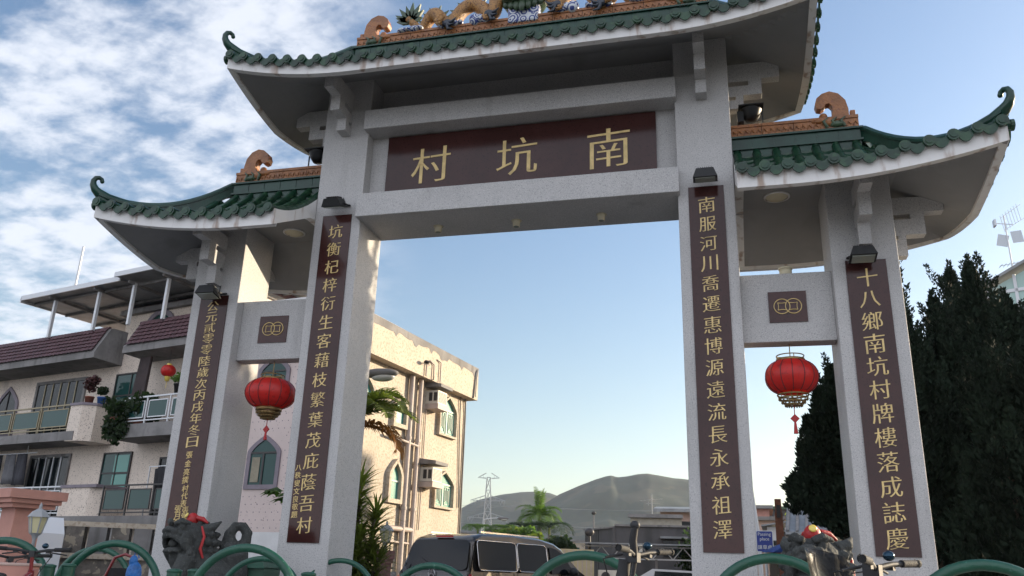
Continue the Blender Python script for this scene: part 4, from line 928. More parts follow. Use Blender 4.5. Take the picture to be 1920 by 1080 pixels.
for dx, w_, h_, c, l in ((-.35,.5,.75,(.03,.03,.035),'black shirt on the rack of the lower right balcony'),(.25,.42,.7,(.20,.20,.21),'grey shirt on the rack of the lower right balcony, middle one'),(.75,.4,.72,(.05,.055,.08),'dark blue shirt on the rack of the lower right balcony, next to the column')):
    m = MB(); vs = []
    for a in range(9):
        for b in range(4): u = a/8-.5; vs.append((w_*u*(1+.1*b/3), .04*sin(a*1.9+dx*5)+.02*b, -h_*b/3-.18*abs(u)))
    m.add(vs, [(a*4+b,(a+1)*4+b,(a+1)*4+b+1,a*4+b+1) for a in range(8) for b in range(3)], True)
    o = m.build('garment', mat('shirt '+l[:9], c, .9, var=.3), None, loc=hw(3.6+dx,.55,4.05)); o.rotation_euler = (0,0,radians(-14.3)); o.modifiers.new('thickness','SOLIDIFY').thickness = .02; tag(o, l, 'garment', 'clothes on the lower right balcony')

# glass topped house at the right edge with its aerial
t = thing('glazed_rooftop_house', 'house with a glazed rooftop room behind the conifers at the right edge', 'house', atD(1862,620,40)); p = t.location.copy(); t.location.z = 0; t.rotation_euler = (0,0,radians(-24))
zt = atD(1866,545,40).z; MB().box((0,0,-.1),(9,7,zt-1.7)).build('wall', M['whitewall'], t)
MB().prism([(-.35,zt),(-.35,zt+.12),(6,zt+3.1),(6,zt+2.95)], (0,-.4,0), (1,0,0), (0,0,1), (0,1,0), 0, 7.6).build('roof', M['tin'], t)
f = MB(); 
for x in (0,1.05,2.1,3.2,4.4): f.box((x,-.05,zt-1.7),(x+.12,.07,zt+.1+.45*x))
f.box((0,-.05,zt-.2),(6,.07,zt-.06)).box((0,-.05,zt-1.75),(6,.07,zt-1.6)); f = f.build('window', M['alu'], t)
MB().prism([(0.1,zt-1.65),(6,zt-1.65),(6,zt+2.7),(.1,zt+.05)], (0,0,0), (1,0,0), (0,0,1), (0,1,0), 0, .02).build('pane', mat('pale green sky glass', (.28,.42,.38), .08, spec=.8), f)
a = atD(1893,470,41); t = thing('tv_aerial', 'tall white mesh television aerial on the rooftop at the right edge', 'aerial', (a.x, a.y, a.z-1.6)); r_ = RIGHT; 
MB().tube([(0,0,-1.2),(0,0,3.3)], .03, 6).build('mast', M['alu'], t)
m = MB()
for k in range(7): m.bar((-.05+.12*k,0,2.5+.09*k),(-.15+.12*k,0,3.3+.09*k),.018)
m.bar((-.05,0,2.6),(.85,0,3.15),.02).bar((-.12,0,3.2),(.75,0,3.8),.02).bar((-.4,0,2.95),(.3,0,2.85),.03); m.cbox((-.42,0,2.95), (.08,.3,.3)); m.build('reflector', M['alu'], t)
MB().cbox((-.2,.0,2.1), (.45,.02,.55), Matrix.Rotation(.25, 3, 'Y')).cbox((.4,.0,2.25), (.45,.02,.55), Matrix.Rotation(-.1, 3, 'Y')).build('panel', mat('grey mesh', (.45,.46,.48), .6, alpha=.6), t)
m = MB().bar((-.5,0,.9),(.5,0,1.05),.025)
for k in range(6): m.bar((-.45+.16*k,-.25,.9+.02*k),(-.45+.16*k,.25,.9+.02*k),.016)
m.bar((-.35,0,.15),(.35,0,.2),.025)
for k in range(5): m.bar((-.3+.15*k,0,.0+.01*k),(-.3+.15*k,0,.35),.014)
m.build('yagi', M['alu'], t)

# ---- pylon, wires, poles, sign --------------------------------------------------------
P = atD(912,1012,420); t = thing('pylon', 'steel lattice electricity pylon in front of the hills', 'pylon', (P.x, P.y, 0), radians(12))
zt = atD(912,895,420).z; k = zt/45; m = MB(); lev = [(0,5.2),(8,4.1),(16,3.0),(23,2.0),(29,1.5),(34,1.3),(39,1.1),(45,.8)]
for (z0, w0), (z1, w1) in zip(lev, lev[1:]):
    for a, b in ((1,1),(1,-1),(-1,-1),(-1,1)):
        m.bar((a*w0*k,b*w0*k,z0*k),(a*w1*k,b*w1*k,z1*k),.30)
        c, d = -b, a; m.bar((a*w0*k,b*w0*k,z0*k),(c*w1*k,d*w1*k,z1*k),.18); m.bar((c*w0*k,d*w0*k,z0*k),(a*w1*k,b*w1*k,z1*k),.18); m.bar((a*w1*k,b*w1*k,z1*k),(c*w1*k,d*w1*k,z1*k),.16)
m.build('tower', M['pylon'], t); arms = []
for z, L in ((26,9.5),(34,8.2),(44.6,5.2)):
    m = MB()
    for s in (-1,1):
        e = Vector((s*L*k,0,(z+.2)*k)); arms.append(e)
        for y in (-1,1): m.bar((s*1.3*k,y*1.2*k,z*k),e,.2); m.bar((s*1.3*k,y*1.2*k,(z+2.4)*k),e,.18)
        for q in (.35,.65): m.bar((s*(1.3+(L-1.3)*q)*k,0,z*k),(s*(1.3+(L-1.3)*q)*k,0,(z+2.4*(1-q))*k),.14)
        if z < 40:
            for o in (0,1.6): m.tube([e-Vector((s*o*k,0,0)), e-Vector((s*(o+.4)*k,0,2.2*k)), e-Vector((s*(o+1.3)*k,0,.2*k))], .14, 5)
    m.build('cross_arm', M['pylon'], t)
Mp = Matrix.Translation(t.location) @ Matrix.Rotation(radians(12), 4, 'Z'); m = MB()
for e in arms[:4]:
    p0 = Mp @ (e-Vector((0,0,2.2*k)))
    for sx, dz in ((-1,-18),(1,10)):
        q = p0+Vector((sx*300, -30*sx, dz)); m.tube([p0.lerp(q, i/14)-Vector((0,0,26*(i/14)*(1-i/14))) for i in range(15)], .06, 4, caps=False)
o = m.build('power_lines', mat('wire', (.25,.25,.26), .6), None); o['kind'] = 'stuff'; tag(o, 'thin power lines sagging away from the pylon on both sides', 'power lines')
def lamp(px, py, D, label, arm=1.1, pole=None):
    p = atD(px, py, D); t = thing('street_lamp', label, 'street lamp', (p.x-arm, p.y, 0)); 
    MB().tube([(0,0,0),(0,0,p.z-.3)], [.09,.05], 8).build('pole', M['alu'], t)
    MB().tube([(0,0,p.z-.35),(0,0,p.z-.05),(arm*.3,0,p.z+.02),(arm,0,p.z+.08)], .035, 7).build('arm', M['alu'], t)
    MB().ball((arm,0,p.z+.03), (.42,.16,.10), 14).build('lamp_head', M['greycon'], t); MB().ball((arm+.08,0,p.z-.05), (.26,.13,.09), 12).build('lens', mat('lamp lens', (.5,.5,.47), .25), t)
lamp(712,703,17,'grey street lamp head peering out behind the inner column, beside palm fronds', 1.3)
lamp(943,973,60,'street lamp on a thin pole in front of the pylon', 1.35)
t = thing('street_lamp', 'tall thin grey pole rising behind the inner column on the clear side', 'street lamp', atD(1424,1000,30)); z = atD(1414,898,30).z; t.location.z = 0
MB().tube([(0,0,0),(-.05,0,z*.6),(-.2,0,z)], [.09,.07,.05], 8).build('pole', M['alu'], t); MB().tube([(-.2,0,z),(-1.1,0,z+.2)], .04, 6).build('arm', M['alu'], t)
t = thing('parking_sign', 'blue sign reading Passing place on a grey post', 'sign', atD(1434,1015,22)); c = t.location.copy(); t.location.z = 0; t.rotation_euler = (0,0,radians(-8))
MB().tube([(0,.04,0),(0,.04,c.z+.15)], .035, 8).build('post', M['alu'], t)
def rr(w, h, r, n=4): return [(sx*(w/2-r)+r*cos(a), sz*(h/2-r)+r*sin(a)) for sx, sz, a0 in ((1,-1,-pi/2),(1,1,0),(-1,1,pi/2),(-1,-1,pi)) for a in [a0+pi/2*i/n for i in range(n+1)]]
o = MB().prism(rr(.40,.50,.03), (0,0,c.z), UU, (0,0,1), NN, 0, .012).build('board', mat('white sign edge', (.7,.72,.75), .4), t); MB().prism(rr(.365,.465,.02), (0,0,c.z), UU, (0,0,1), NN, .012, .016).build('blue_face', mat('sign blue', (.008,.035,.28), .35), o)
m = MB(); write(m, 'Passing', (0, c.z+.155), .30, .10, -.018, 0); write(m, 'place', (0, c.z+.045), .24, .10, -.018, 0)
for i, ch in enumerate('讓車處'): write(m, ch, (-.115+.115*i, c.z-.135), .10, .11, -.018, 0)
m.build('lettering', mat('sign white', (.75,.78,.82), .4), o)
t = thing('rusty_post', 'tall rusty brown steel post beside the blue sign', 'post', atD(1468,1080,15)); t.location.z = 0; z = atD(1464,936,15).z
MB().box((-.05,-.05,0),(.05,.05,z)).box((-.06,-.06,1.35),(.06,.06,2.1)).build('shaft', mat('rust', (.13,.05,.028), .9, var=.5, vscale=6, bump=.4), t); MB().box((-.03,-.07,z-.3),(.03,-.05,z-.1)).build('bracket', M['iron'], t)
t = MB().add([(-.55,0,0),(0,.05,.30),(.35,.1,.38),(.35,.1,0),(-.2,-.12,.0),(.1,-.1,.22),(.35,-.05,.30)], [(0,1,5,4),(1,2,6,5),(4,5,6,3),(0,4,3)]).build('tarpaulin', mat('blue tarpaulin', (.03,.075,.30), .5, var=.5, vscale=7), None, loc=atD(1462,1036,14.6)); t.scale = (.52,.6,.42); s_ = t.modifiers.new('t','SOLIDIFY'); s_.thickness = .012; tag(t, 'crumpled blue tarpaulin heaped beside the rusty post', 'tarpaulin')

# ---- garden walls, pillars and fences by the houses ------------------------------------
def pillar(px, py, D, w, label, m, lampz=True, cap=1.4):
    p = atD(px, py, D); t = thing('gate_pillar', label, 'pillar', (p.x, p.y, 0), radians(-20)); z = p.z
    MB().box((-w/2,-w/2,-.1),(w/2,w/2,z-.32)).build('shaft', m, t); c = w*cap/2
    MB().box((-c*.75,-c*.75,z-.32),(c*.75,c*.75,z-.24)).box((-c*.88,-c*.88,z-.24),(c*.88,c*.88,z-.16)).box((-c,-c,z-.16),(c,c,z)).build('cap', m, t)
    return t, z
M['rose'] = mat('old rose paint', (.24,.115,.11), .7, var=.25)
pillar(50,921,18.5,.50,'wide pink pillar with a moulded cap near the left edge', M['pinkpaint'], cap=2.1)
t, z = pillar(722,1032,17.5,.20,'slim rose pillar under a garden lantern beside the van', M['rose'])
def garden_lantern(px, py, D, k, label):
    p = atD(px, py, D); t = thing('garden_lantern', label, 'lantern', p, .5, 'glass garden lanterns'); MB().lathe([(.10*k,-.17*k),(.16*k,.12*k),(.0,.12*k)], (0,0,0), 6, smooth=False).build('glass', mat('lantern glass %s' % px, (.55,.50,.30), .3), t)
    m = MB().lathe([(.20*k,.12*k),(.13*k,.22*k),(.03*k,.28*k),(.03*k,.33*k),(0,.40*k)], (0,0,0), 6, smooth=False).lathe([(.12*k,-.17*k),(.06*k,-.22*k),(.03*k,-.30*k),(.03*k,-.45*k),(0,-.45*k)], (0,0,0), 8)
    for i in range(6): a = 2*pi*i/6; m.bar((.105*k*cos(a),.105*k*sin(a),-.17*k),(.165*k*cos(a),.165*k*sin(a),.12*k),.016)
    m.build('cage', M['pylon'], t); return t, p
garden_lantern(724,1004,17.5,.75,'black garden lantern with pale glass on the slim rose pillar')
t, p = garden_lantern(70,982,15,.8,'cream glass lantern in front of the wide pink pillar'); MB().tube([(0,0,-.36),(0,0,-p.z)], .035, 8).build('post', M['iron'], t)
A, B = atD(640,1040,18), atD(745,1043,19.5); a = atan2(B.y-A.y,B.x-A.x); L = (B-A).length; t = thing('iron_fence', 'wrought iron fence on a white dwarf wall below the sunny house', 'fence', (A.x, A.y, 0), a); zt = A.z+.22
MB().box((0,0,-.1),(L,.2,.98)).build('dwarf_wall', M['whitewall'], t); m = MB().bar((0,.1,1.05),(L,.1,1.05),.03).bar((0,.1,zt-.15),(L,.1,zt-.15),.03)
for i in range(int(L/.13)):
    x = .13*i+.05; m.bar((x,.1,.98),(x,.1,zt+.08*(i % 2)),.018)
    if i % 3 == 0: m.tube([(x+.06*cos(q), .1, (zt+1.0)/2+.09*sin(q)) for q in [2*pi*j/12 for j in range(12)]], .009, 5, closed=True)
m.build('bars', M['iron'], t)
A, B = atD(-60,1003,24), atD(330,1006,23); a = atan2(B.y-A.y,B.x-A.x); L = (B-A).length; t = thing('stone_garden_wall', 'grey stone faced garden wall in front of the balcony house', 'wall', (A.x, A.y, 0), a)
M['rubble'] = mat('stone facing', (.17,.15,.13), .9, var=.5, vscale=3, speck=[((.30,.26,.2),0)], sscale=5, sth=.55, bump=.6, bscale=8)
MB().box((0,0,-.2),(L,.3,1.05)).build('wall', M['rubble'], t); MB().box((-.1,-.06,1.05),(L+.1,.36,1.17)).build('coping', M['sidewall'], t)
for i in range(9): x = L*(i+.5)/9; MB().box((x-.2,-.05,1.17),(x+.2,.35,1.78)).build('pier', M['greycon'] if i % 2 else M['rubble'], t)
MB().box((-.1,.02,1.78),(L+.1,.28,1.90)).build('top_rail', M['sidewall'], t)
t = thing('white_van', 'pale van parked in shade before the wide pink pillar at the left edge', 'van', atD(-25,985,21)); z = atD(15,962,21).z; t.location.z = 0; t.rotation_euler = (0,0,radians(-18))
MB().prism([(-4.2,.35),(.0,.35),(.0,z-.35),(-.15,z),(-4.2,z+.05)], (0,0,0), (1,0,0), (0,0,1), (0,1,0), 0, 1.7).build('body', mat('white van paint', (.62,.64,.68), .3, coat=.5), t, bevel=.05)
MB().box((-3.4,-.012,z-.75),(-1.6,.0,z-.2)).build('window', M['darkglass'], t)
for x in (-3.3,-.8): MB().tube([(x,-.03,.34),(x,1.73,.34)], .34, 18).build('wheel', M['black'], t)

# ================================================================== TREES AND PLANTS
def frond(m, base, az, el, L, droop, ll, n=34, ms=None, lw=.035, hang=.5, vee=.5):
    """a feather palm leaf: curved rib with leaflets down both sides"""
    P = []; p = Vector(base); e = el; st = L/n
    for i in range(n+1):
        P.append(p.copy()); p = p + Vector((cos(az)*cos(e), sin(az)*cos(e), sin(e)))*st; e -= droop/n*(.5+1.1*i/n)
    (ms or m).tube(P, [.028*(1-.85*i/n) for i in range(n+1)], 5)
    for i in range(3, n+1):
        d = (P[i]-P[i-1]).normalized(); sd = d.cross(Vector((0,0,1))); 
        if sd.length < .1: sd = Vector((-sin(az), cos(az), 0))
        sd.normalize(); up = sd.cross(d); f = sin(pi*min(1, (i/n)*.93+.07))**.6; l = ll*f*random.uniform(.85,1.12)
        for s in (-1, 1):
            q = (d*random.uniform(.45,.75)+sd*s+up*vee*random.uniform(.5,1)).normalized(); a = P[i]; b = a+q*l*.5; c = a+q*l*.85-Vector((0,0,hang*l*.5)) ; w = d*lw
            m.add([a-w*.5, a+w*.5, b+w*.6-Vector((0,0,hang*l*.1)), b-w*.6-Vector((0,0,hang*l*.1)), c], [(0,1,2,3),(3,2,4)])
def palm(name, loc, label, h, fr, trunk_r, Lf, ll, seeds, dead=(), lean=(0,0), n=34, cat='palm tree', cm=None):
    t = thing(name, label, cat, loc); random.seed(seeds)
    top = Vector((lean[0], lean[1], h)); pts = [Vector((lean[0]*(i/8)**1.6, lean[1]*(i/8)**1.6, h*i/8)) for i in range(9)]
    MB().tube(pts, [trunk_r*(1.15-.4*i/8) for i in range(9)], 10).build('trunk', M['palmtrunk'], t)
    MB().tube([top-Vector((0,0,.15)), top+Vector((0,0,.55))], [trunk_r*.75, trunk_r*.4], 9).build('crown_shaft', M['leafyellow'], t)
    m = MB()
    for az, el, dr in fr: frond(m, top+Vector((0,0,.45)), az, el, Lf*random.uniform(.9,1.08), dr, ll, n)
    m.build('crown', cm or M['leaf'], t, normals=False)
    if dead:
        m = MB()
        for az, el, dr in dead: frond(m, top+Vector((0,0,.3)), az, el, Lf*.95, dr, ll*.9, n, hang=.9)
        m.build('dead_frond', M['deadleaf'], t, normals=False)
    return t
# palm between the inner column and the sunny house
p = atD(700,775,17.2); cz = p.z
t = palm('palm_tree', (p.x-.42, p.y, 0), 'arching palm with an orange dying frond, emerging from behind the inner column', cz-.55, [(.15,1.05,1.9),(-.25,.85,2.0),(.5,.75,1.7),(-.6,.55,1.6),(.0,.42,1.2),(1.5,1.0,1.5),(2.4,.9,1.6),(3.3,.7,1.5),(-1.6,.8,1.6),(-2.4,.9,1.5),(.9,1.2,1.6)], .11, 1.42, .58, 3, [(-.05,.28,1.9),(.35,.1,1.6)], n=46, cm=M['leafyellow'])
# far palm group
p = atD(1012,962,62)
palm('palm_tree', (p.x, p.y, 0), 'tallest palm of the far clump, with one upright fresh green frond', p.z-.6, [(.1,1.5,.25),(.5,1.42,.3),(2.6,1.42,.3),(1.6,1.45,.3),(4.2,1.40,.3)]+[(2*pi*i/22+.2, .85-.28*(i % 3), 1.8+.3*(i % 3)) for i in range(22)]+[(.2,.1,1.2),(3.0,.15,1.2)], .17, 2.0, .75, 11, n=30)
p = atD(1022,988,60); palm('palm_tree', (p.x+.3, p.y, 0), 'lower drooping palm in front of the tallest far palm', p.z-.5, [(2*pi*i/11, .6, 2.2) for i in range(11)], .13, 2.1, .8, 12, n=24, cm=M['leafdark'])
p = atD(985,992,61); palm('palm_tree', (p.x, p.y, 0), 'left lower palm of the far clump, half behind bushes', p.z-.5, [(2*pi*i/11+.3, .7, 2.0) for i in range(11)], .13, 2.0, .8, 13, n=24, cm=M['leafdark'])
p = atD(896,991,58); palm('palm_tree', (p.x, p.y, 0), 'small bright palm beside the pylon foot, nearest the sunny house', p.z-.5, [(2*pi*i/12+.3, .7, 2.0) for i in range(12)], .11, 1.25, .6, 14, n=20)
p = atD(945,992,58); palm('palm_tree', (p.x, p.y, 0), 'small bright palm right of the far street lamp', p.z-.5, [(2*pi*i/12, .7, 2.0) for i in range(12)], .11, 1.2, .6, 15, n=20)
def bush(px, py, D, w, h, label, lm, n=900, ls=.28, group=None, cat='bush'):
    p = atD(px, py, D); t = thing('bush', label, cat, (p.x, p.y, 0), 0, group); H = p.z; m = MB(); core = MB()
    MB().tube([(0,0,0),(0,0,H-h*.5)], .06, 6).build('stem', M['bark'], t)
    for _ in range(16): leaf_clump(m, (random.uniform(-.42,.42)*w, random.uniform(-.3,.3)*w, H-h*random.uniform(.25,.85)), h*.28, n//16, ls)
    m.build('foliage', lm, t, normals=False)
for a in ((955,987,57,2.2,1.3,'yellow green bush left in the far row behind the van roof',M['leafyellow']),(975,986,56,2.6,1.5,'broad bright bush in the far row below the palms',M['leaf']),(993,997,55,1.8,1.2,'low bush at the right end of the far row behind the van roof',M['leafyellow']),(1052,1004,54,1.8,1.3,'dull brownish bush between the far palms and the annex',M['leafdark'])): bush(*a, group='bushes behind the van')
bush(1490,1012,19,.8,.8,'small green bush behind the blue sign',M['leaf'],600,.12)
bush(1300,985,52,2,2.6,'narrow green tree against the inner column, before the grey building',M['leafdark'],900,.25)
bush(1497,958,60,1.5,1.3,'small sunlit yellow bush beside the peach house',M['leafyellow'],400,.25)
# spiky dracaena behind the inner column
def dracaena(px, D, tops, label):
    p = atD(px, 1000, D); t = thing('dracaena', label, 'plant', (p.x, p.y, 0)); m = MB(); st = MB(); random.seed(5)
    for dx, dy, z, dense in tops:
        st.tube([(dx*.2,dy*.2,0),(dx*.7,dy*.6,z*.6),(dx,dy,z)], [.05,.045,.035], 7)
        for i in range(int(dense)):
            q = random.random(); b = Vector((dx*(.8+.2*q), dy*(.7+.3*q), z*(.30+.70*q))); az = random.uniform(0, 2*pi); el = random.uniform(-.15,.7)+.5*q**4; L = random.uniform(.42,.66)
            P = [b]
            for k in range(4): d = Vector((cos(az)*cos(el),sin(az)*cos(el),sin(el))); P.append(P[-1]+d*L/4); el -= .16
            w = Vector((-sin(az),cos(az),0)); vs = []
            for k, pp in enumerate(P): ww = (.017,.022,.018,.011,.002)[k]; vs += [pp-w*ww, pp+w*ww]
            m.add(vs, [(2*k,2*k+1,2*k+3,2*k+2) for k in range(4)])
    st.build('stem', M['bark'], t); m.build('foliage', M['leafyellow'], t, normals=False)
z = atD(690,870,16.5).z
dracaena(668, 16.2, [(.0,.0,z-.35,420),(.32,.1,z-.9,380),(-.2,.1,z-.6,300),(.15,-.15,z-1.3,340),(.42,.1,z-1.7,200)], 'tall spiky dracaena pressed against the inner column, left of the sunny house')
p = atD(530,925,14); t = thing('papaya_plant', 'lobed green papaya leaf showing between the two columns by the pink wall', 'plant', (p.x+.25,p.y,0)); MB().tube([(0,0,0),(0,0,p.z+.2)], [.06,.04], 7).build('stem', M['palmtrunk'], t); m = MB()
for k in range(9):
    az = 2.6+.75*k; b = Vector((cos(az)*.35, sin(az)*.35, p.z-.02+.1*sin(k))); st = b-Vector((cos(az)*.3,sin(az)*.3,-.15))
    for a in (-1.4,-.8,-.3,.3,.8,1.4):
        d = Vector((cos(az+a),sin(az+a),-.45)); n_ = Vector((-d.y,d.x,0)); m.add([b, b+d*.12+n_*.05, b+d*.26, b+d*.12-n_*.05], [(0,1,2,3)]); m.add([b+d*.1, b+d*.15+n_*.1, b+d*.18], [(0,1,2)]); m.add([b+d*.1, b+d*.15-n_*.1, b+d*.18], [(0,1,2)])
m.build('foliage', M['leaf'], t, normals=False)

# dark conifers on the right: many small sprays around upward pointing spires
M['conifer'] = mat('conifer sprays', (.017,.031,.018), .85, var=.6, vscale=1.4, spec=.2)
def spire(m, base, h, r, n, ls, lean=(0,0), ex=.85):
    for _ in range(n):
        q = random.random()**.8; z = h*q; R = r*((1-q)**ex)*(.30+.55*min(1, q*4+.25))*1.25
        az = random.uniform(0, 2*pi); rr_ = R*(random.random()**.38)*(1+.22*sin(az*3+z*2.3+base[0]*5)+.16*sin(z*5.1+az))
        c = Vector(base)+Vector((cos(az)*rr_+lean[0]*q, sin(az)*rr_+lean[1]*q, z)); d = Vector((cos(az)*.55+random.gauss(0,.35), sin(az)*.55+random.gauss(0,.35), random.uniform(.5,1.3))).normalized()
        s = d.cross(Vector((random.gauss(0,1),random.gauss(0,1),random.gauss(0,1)))).normalized(); l = ls*random.uniform(.6,1.4)*(1-.3*q)
        m.add([c-s*l*.18, c+d*l*.45+s*l*.22, c+d*l, c+d*l*.45-s*l*.22], [(0,1,2,3)])
def conifer(name, x, y, spires, label, seed, trunk=.16, clear=.5, group='dark conifers beside the archway'):
    random.seed(seed); t = thing(name, label, 'conifer', (x, y, 0), 0, group); m = MB(); tr = MB()
    for dx, dy, z0, h, r, n in spires:
        spire(m, (dx, dy, z0), h*.97, r*.80, int(n*1.45), .17, (0,0), .72)
        spire(m, (dx, dy, z0+h-1.7), 1.75, .30, 520, .11, (0,0), .8)
        for q in range(int(h*13)):      # upturned shoots that make the outline
            zz = h*random.uniform(.06,.93); a = random.uniform(0,2*pi); R = r*((1-zz/h)**.85)*random.uniform(.5,.86); k = random.uniform(.5,1.0)
            spire(m, (dx+cos(a)*R, dy+sin(a)*R, z0+zz-.35), k, random.uniform(.15,.24), int(200*k), .11, (cos(a)*.42*k, sin(a)*.42*k), .7)
        tr.tube([(dx*.3,dy*.3,0),(dx*.8,dy*.8,z0+.2),(dx,dy,z0+h*.75)], [trunk,trunk*.6,.02], 7)
    tr.build('trunk', M['bark'], t); m.build('crown', M['conifer'], t, normals=False); return t
def top(px, py, D): return atD(px, py, D)
def ctree(px, py, D, r, label, seed, n=5200, sides=(), z0=.9):
    p = top(px, py, D); sp = [(0,0,z0,p.z-z0,r,n)]+[(dx,dy,z0+.2,(p.z-z0)*k,r*rk,int(n*k*.6)) for dx,dy,k,rk in sides]
    return conifer('conifer', p.x, p.y, sp, label, seed)
ctree(1813,482,20.5,1.15,'tallest dark conifer with a single pointed top at the right',1,6800,((-.2,.5,.74,.9),(.75,.2,.74,.8)))
ctree(1778,494,21.4,.95,'second tallest dark conifer, just left of the tallest one',15,5600,((-.3,.3,.72,.9),))
ctree(1747,549,19.4,.85,'dark conifer with a pointed top, between the second tallest and the slim one',2,5200,((.3,-.3,.80,.8),))
ctree(1880,545,19.5,1.6,'broad dark conifer at the right edge before the glazed rooftop',3,6800,((.9,.2,.93,.7),(-.7,.2,.80,.7)))
ctree(1706,612,18.4,.72,'slim dark conifer hugging the edge of the outer column',4,4000,((.3,.3,.86,.9),))
ctree(1935,600,16.5,1.5,'near dark conifer cut off by the right edge of the photo',6,5600,((-.7,.3,.85,.8),),.6)
p = ctree(1612,640,20.0,1.30,'dark conifer filling the right side bay behind the hanging lantern',5,8200,((-.45,.0,.84,.75),(.4,.3,.95,.8),(-.1,-.4,.80,.9)),2.45)
ctree(1650,575,20.4,1.2,'dark conifer added behind the tall narrow one to shade the left outer column',14,4600,(),2.3)  # added blocker: keeps sun off the left outer column below its beam
ctree(1622,410,18.0,.95,'tall narrow dark conifer hidden behind the outer column, added to shade the left inner one',12,4200,((.15,.35,.97,.9),(-.15,-.35,.98,.9)),2.3)  # unseen spire, shaped to shade the inner side of the left inner column
ctree(1800,600,24.0,1.4,'dark conifer added behind the row at the right to block the low sun',13,5600,((.8,.2,.9,.8),(-.7,.1,.84,.8)))  # filler tree added to stop sun reaching the left outer column
# its long low bough reaching left
random.seed(9); t = thing('conifer', 'low dark conifer with one bough reaching left under the lantern', 'conifer', atD(1562,1060,18.5), 0, 'dark conifers beside the archway'); o = t.location.copy(); t.location.z = 0; m = MB()
for (px, py), r, n in zip(((1560,800),(1535,845),(1532,870),(1500,915),(1512,930),(1535,905),(1555,880),(1560,940),(1545,960),(1575,920),(1580,850),(1585,970)), (.16,.26,.34,.30,.30,.4,.5,.42,.32,.55,.55,.45), (700,1100,1600,1300,1200,1900,2500,2000,1400,2800,2800,2200)):
    q = atD(px, py, 18.5)-o; q.z += o.z
    for _ in range(n):
        d = Vector((random.gauss(0,1),random.gauss(0,1),random.gauss(0,1))).normalized()*r*random.random()**.4; c = q+d; v = Vector((random.gauss(-.2,.5),random.gauss(0,.5),random.uniform(.2,1))).normalized(); s = v.cross(Vector((random.gauss(0,1),random.gauss(0,1),random.gauss(0,1)))).normalized(); l = random.uniform(.07,.16)
        m.add([c, c+v*l*.5+s*l*.25, c+v*l, c+v*l*.5-s*l*.25], [(0,1,2,3)])
for px, py, h_, r_, n_ in ((1531,728,1.9,.40,2600),(1512,782,1.5,.34,2000),(1493,892,.8,.24,1000),(1556,690,2.2,.5,3000),(1546,800,1.4,.5,2200)):
    q = atD(px, py, 18.5)-o; q.z += o.z-h_; spire(m, tuple(q), h_, r_, n_, .13, (0,0), .75)
q = atD(1502,905,18.5)-o; q.z += o.z; MB().tube([(0.5,.2,0),(.35,.1,1.8),(q.x*.5,0,q.z-.3),(q.x,q.y,q.z)], [.14,.10,.05,.02], 7).build('trunk', M['bark'], t); m.build('crown', M['conifer'], t, normals=False)
# hedge and low wall under the conifers
t = thing('low_wall', 'low pale wall seen in gaps under the dark conifers', 'wall', atD(1730,1020,25)); t.location.z = 0; t.rotation_euler = (0,0,radians(-14)); MB().box((0,0,-.1),(12,.2,1.75)).build('wall', M['greycon'], t); MB().box((0,-.03,1.75),(12,.23,1.86)).build('coping', M['whitewall'], t)

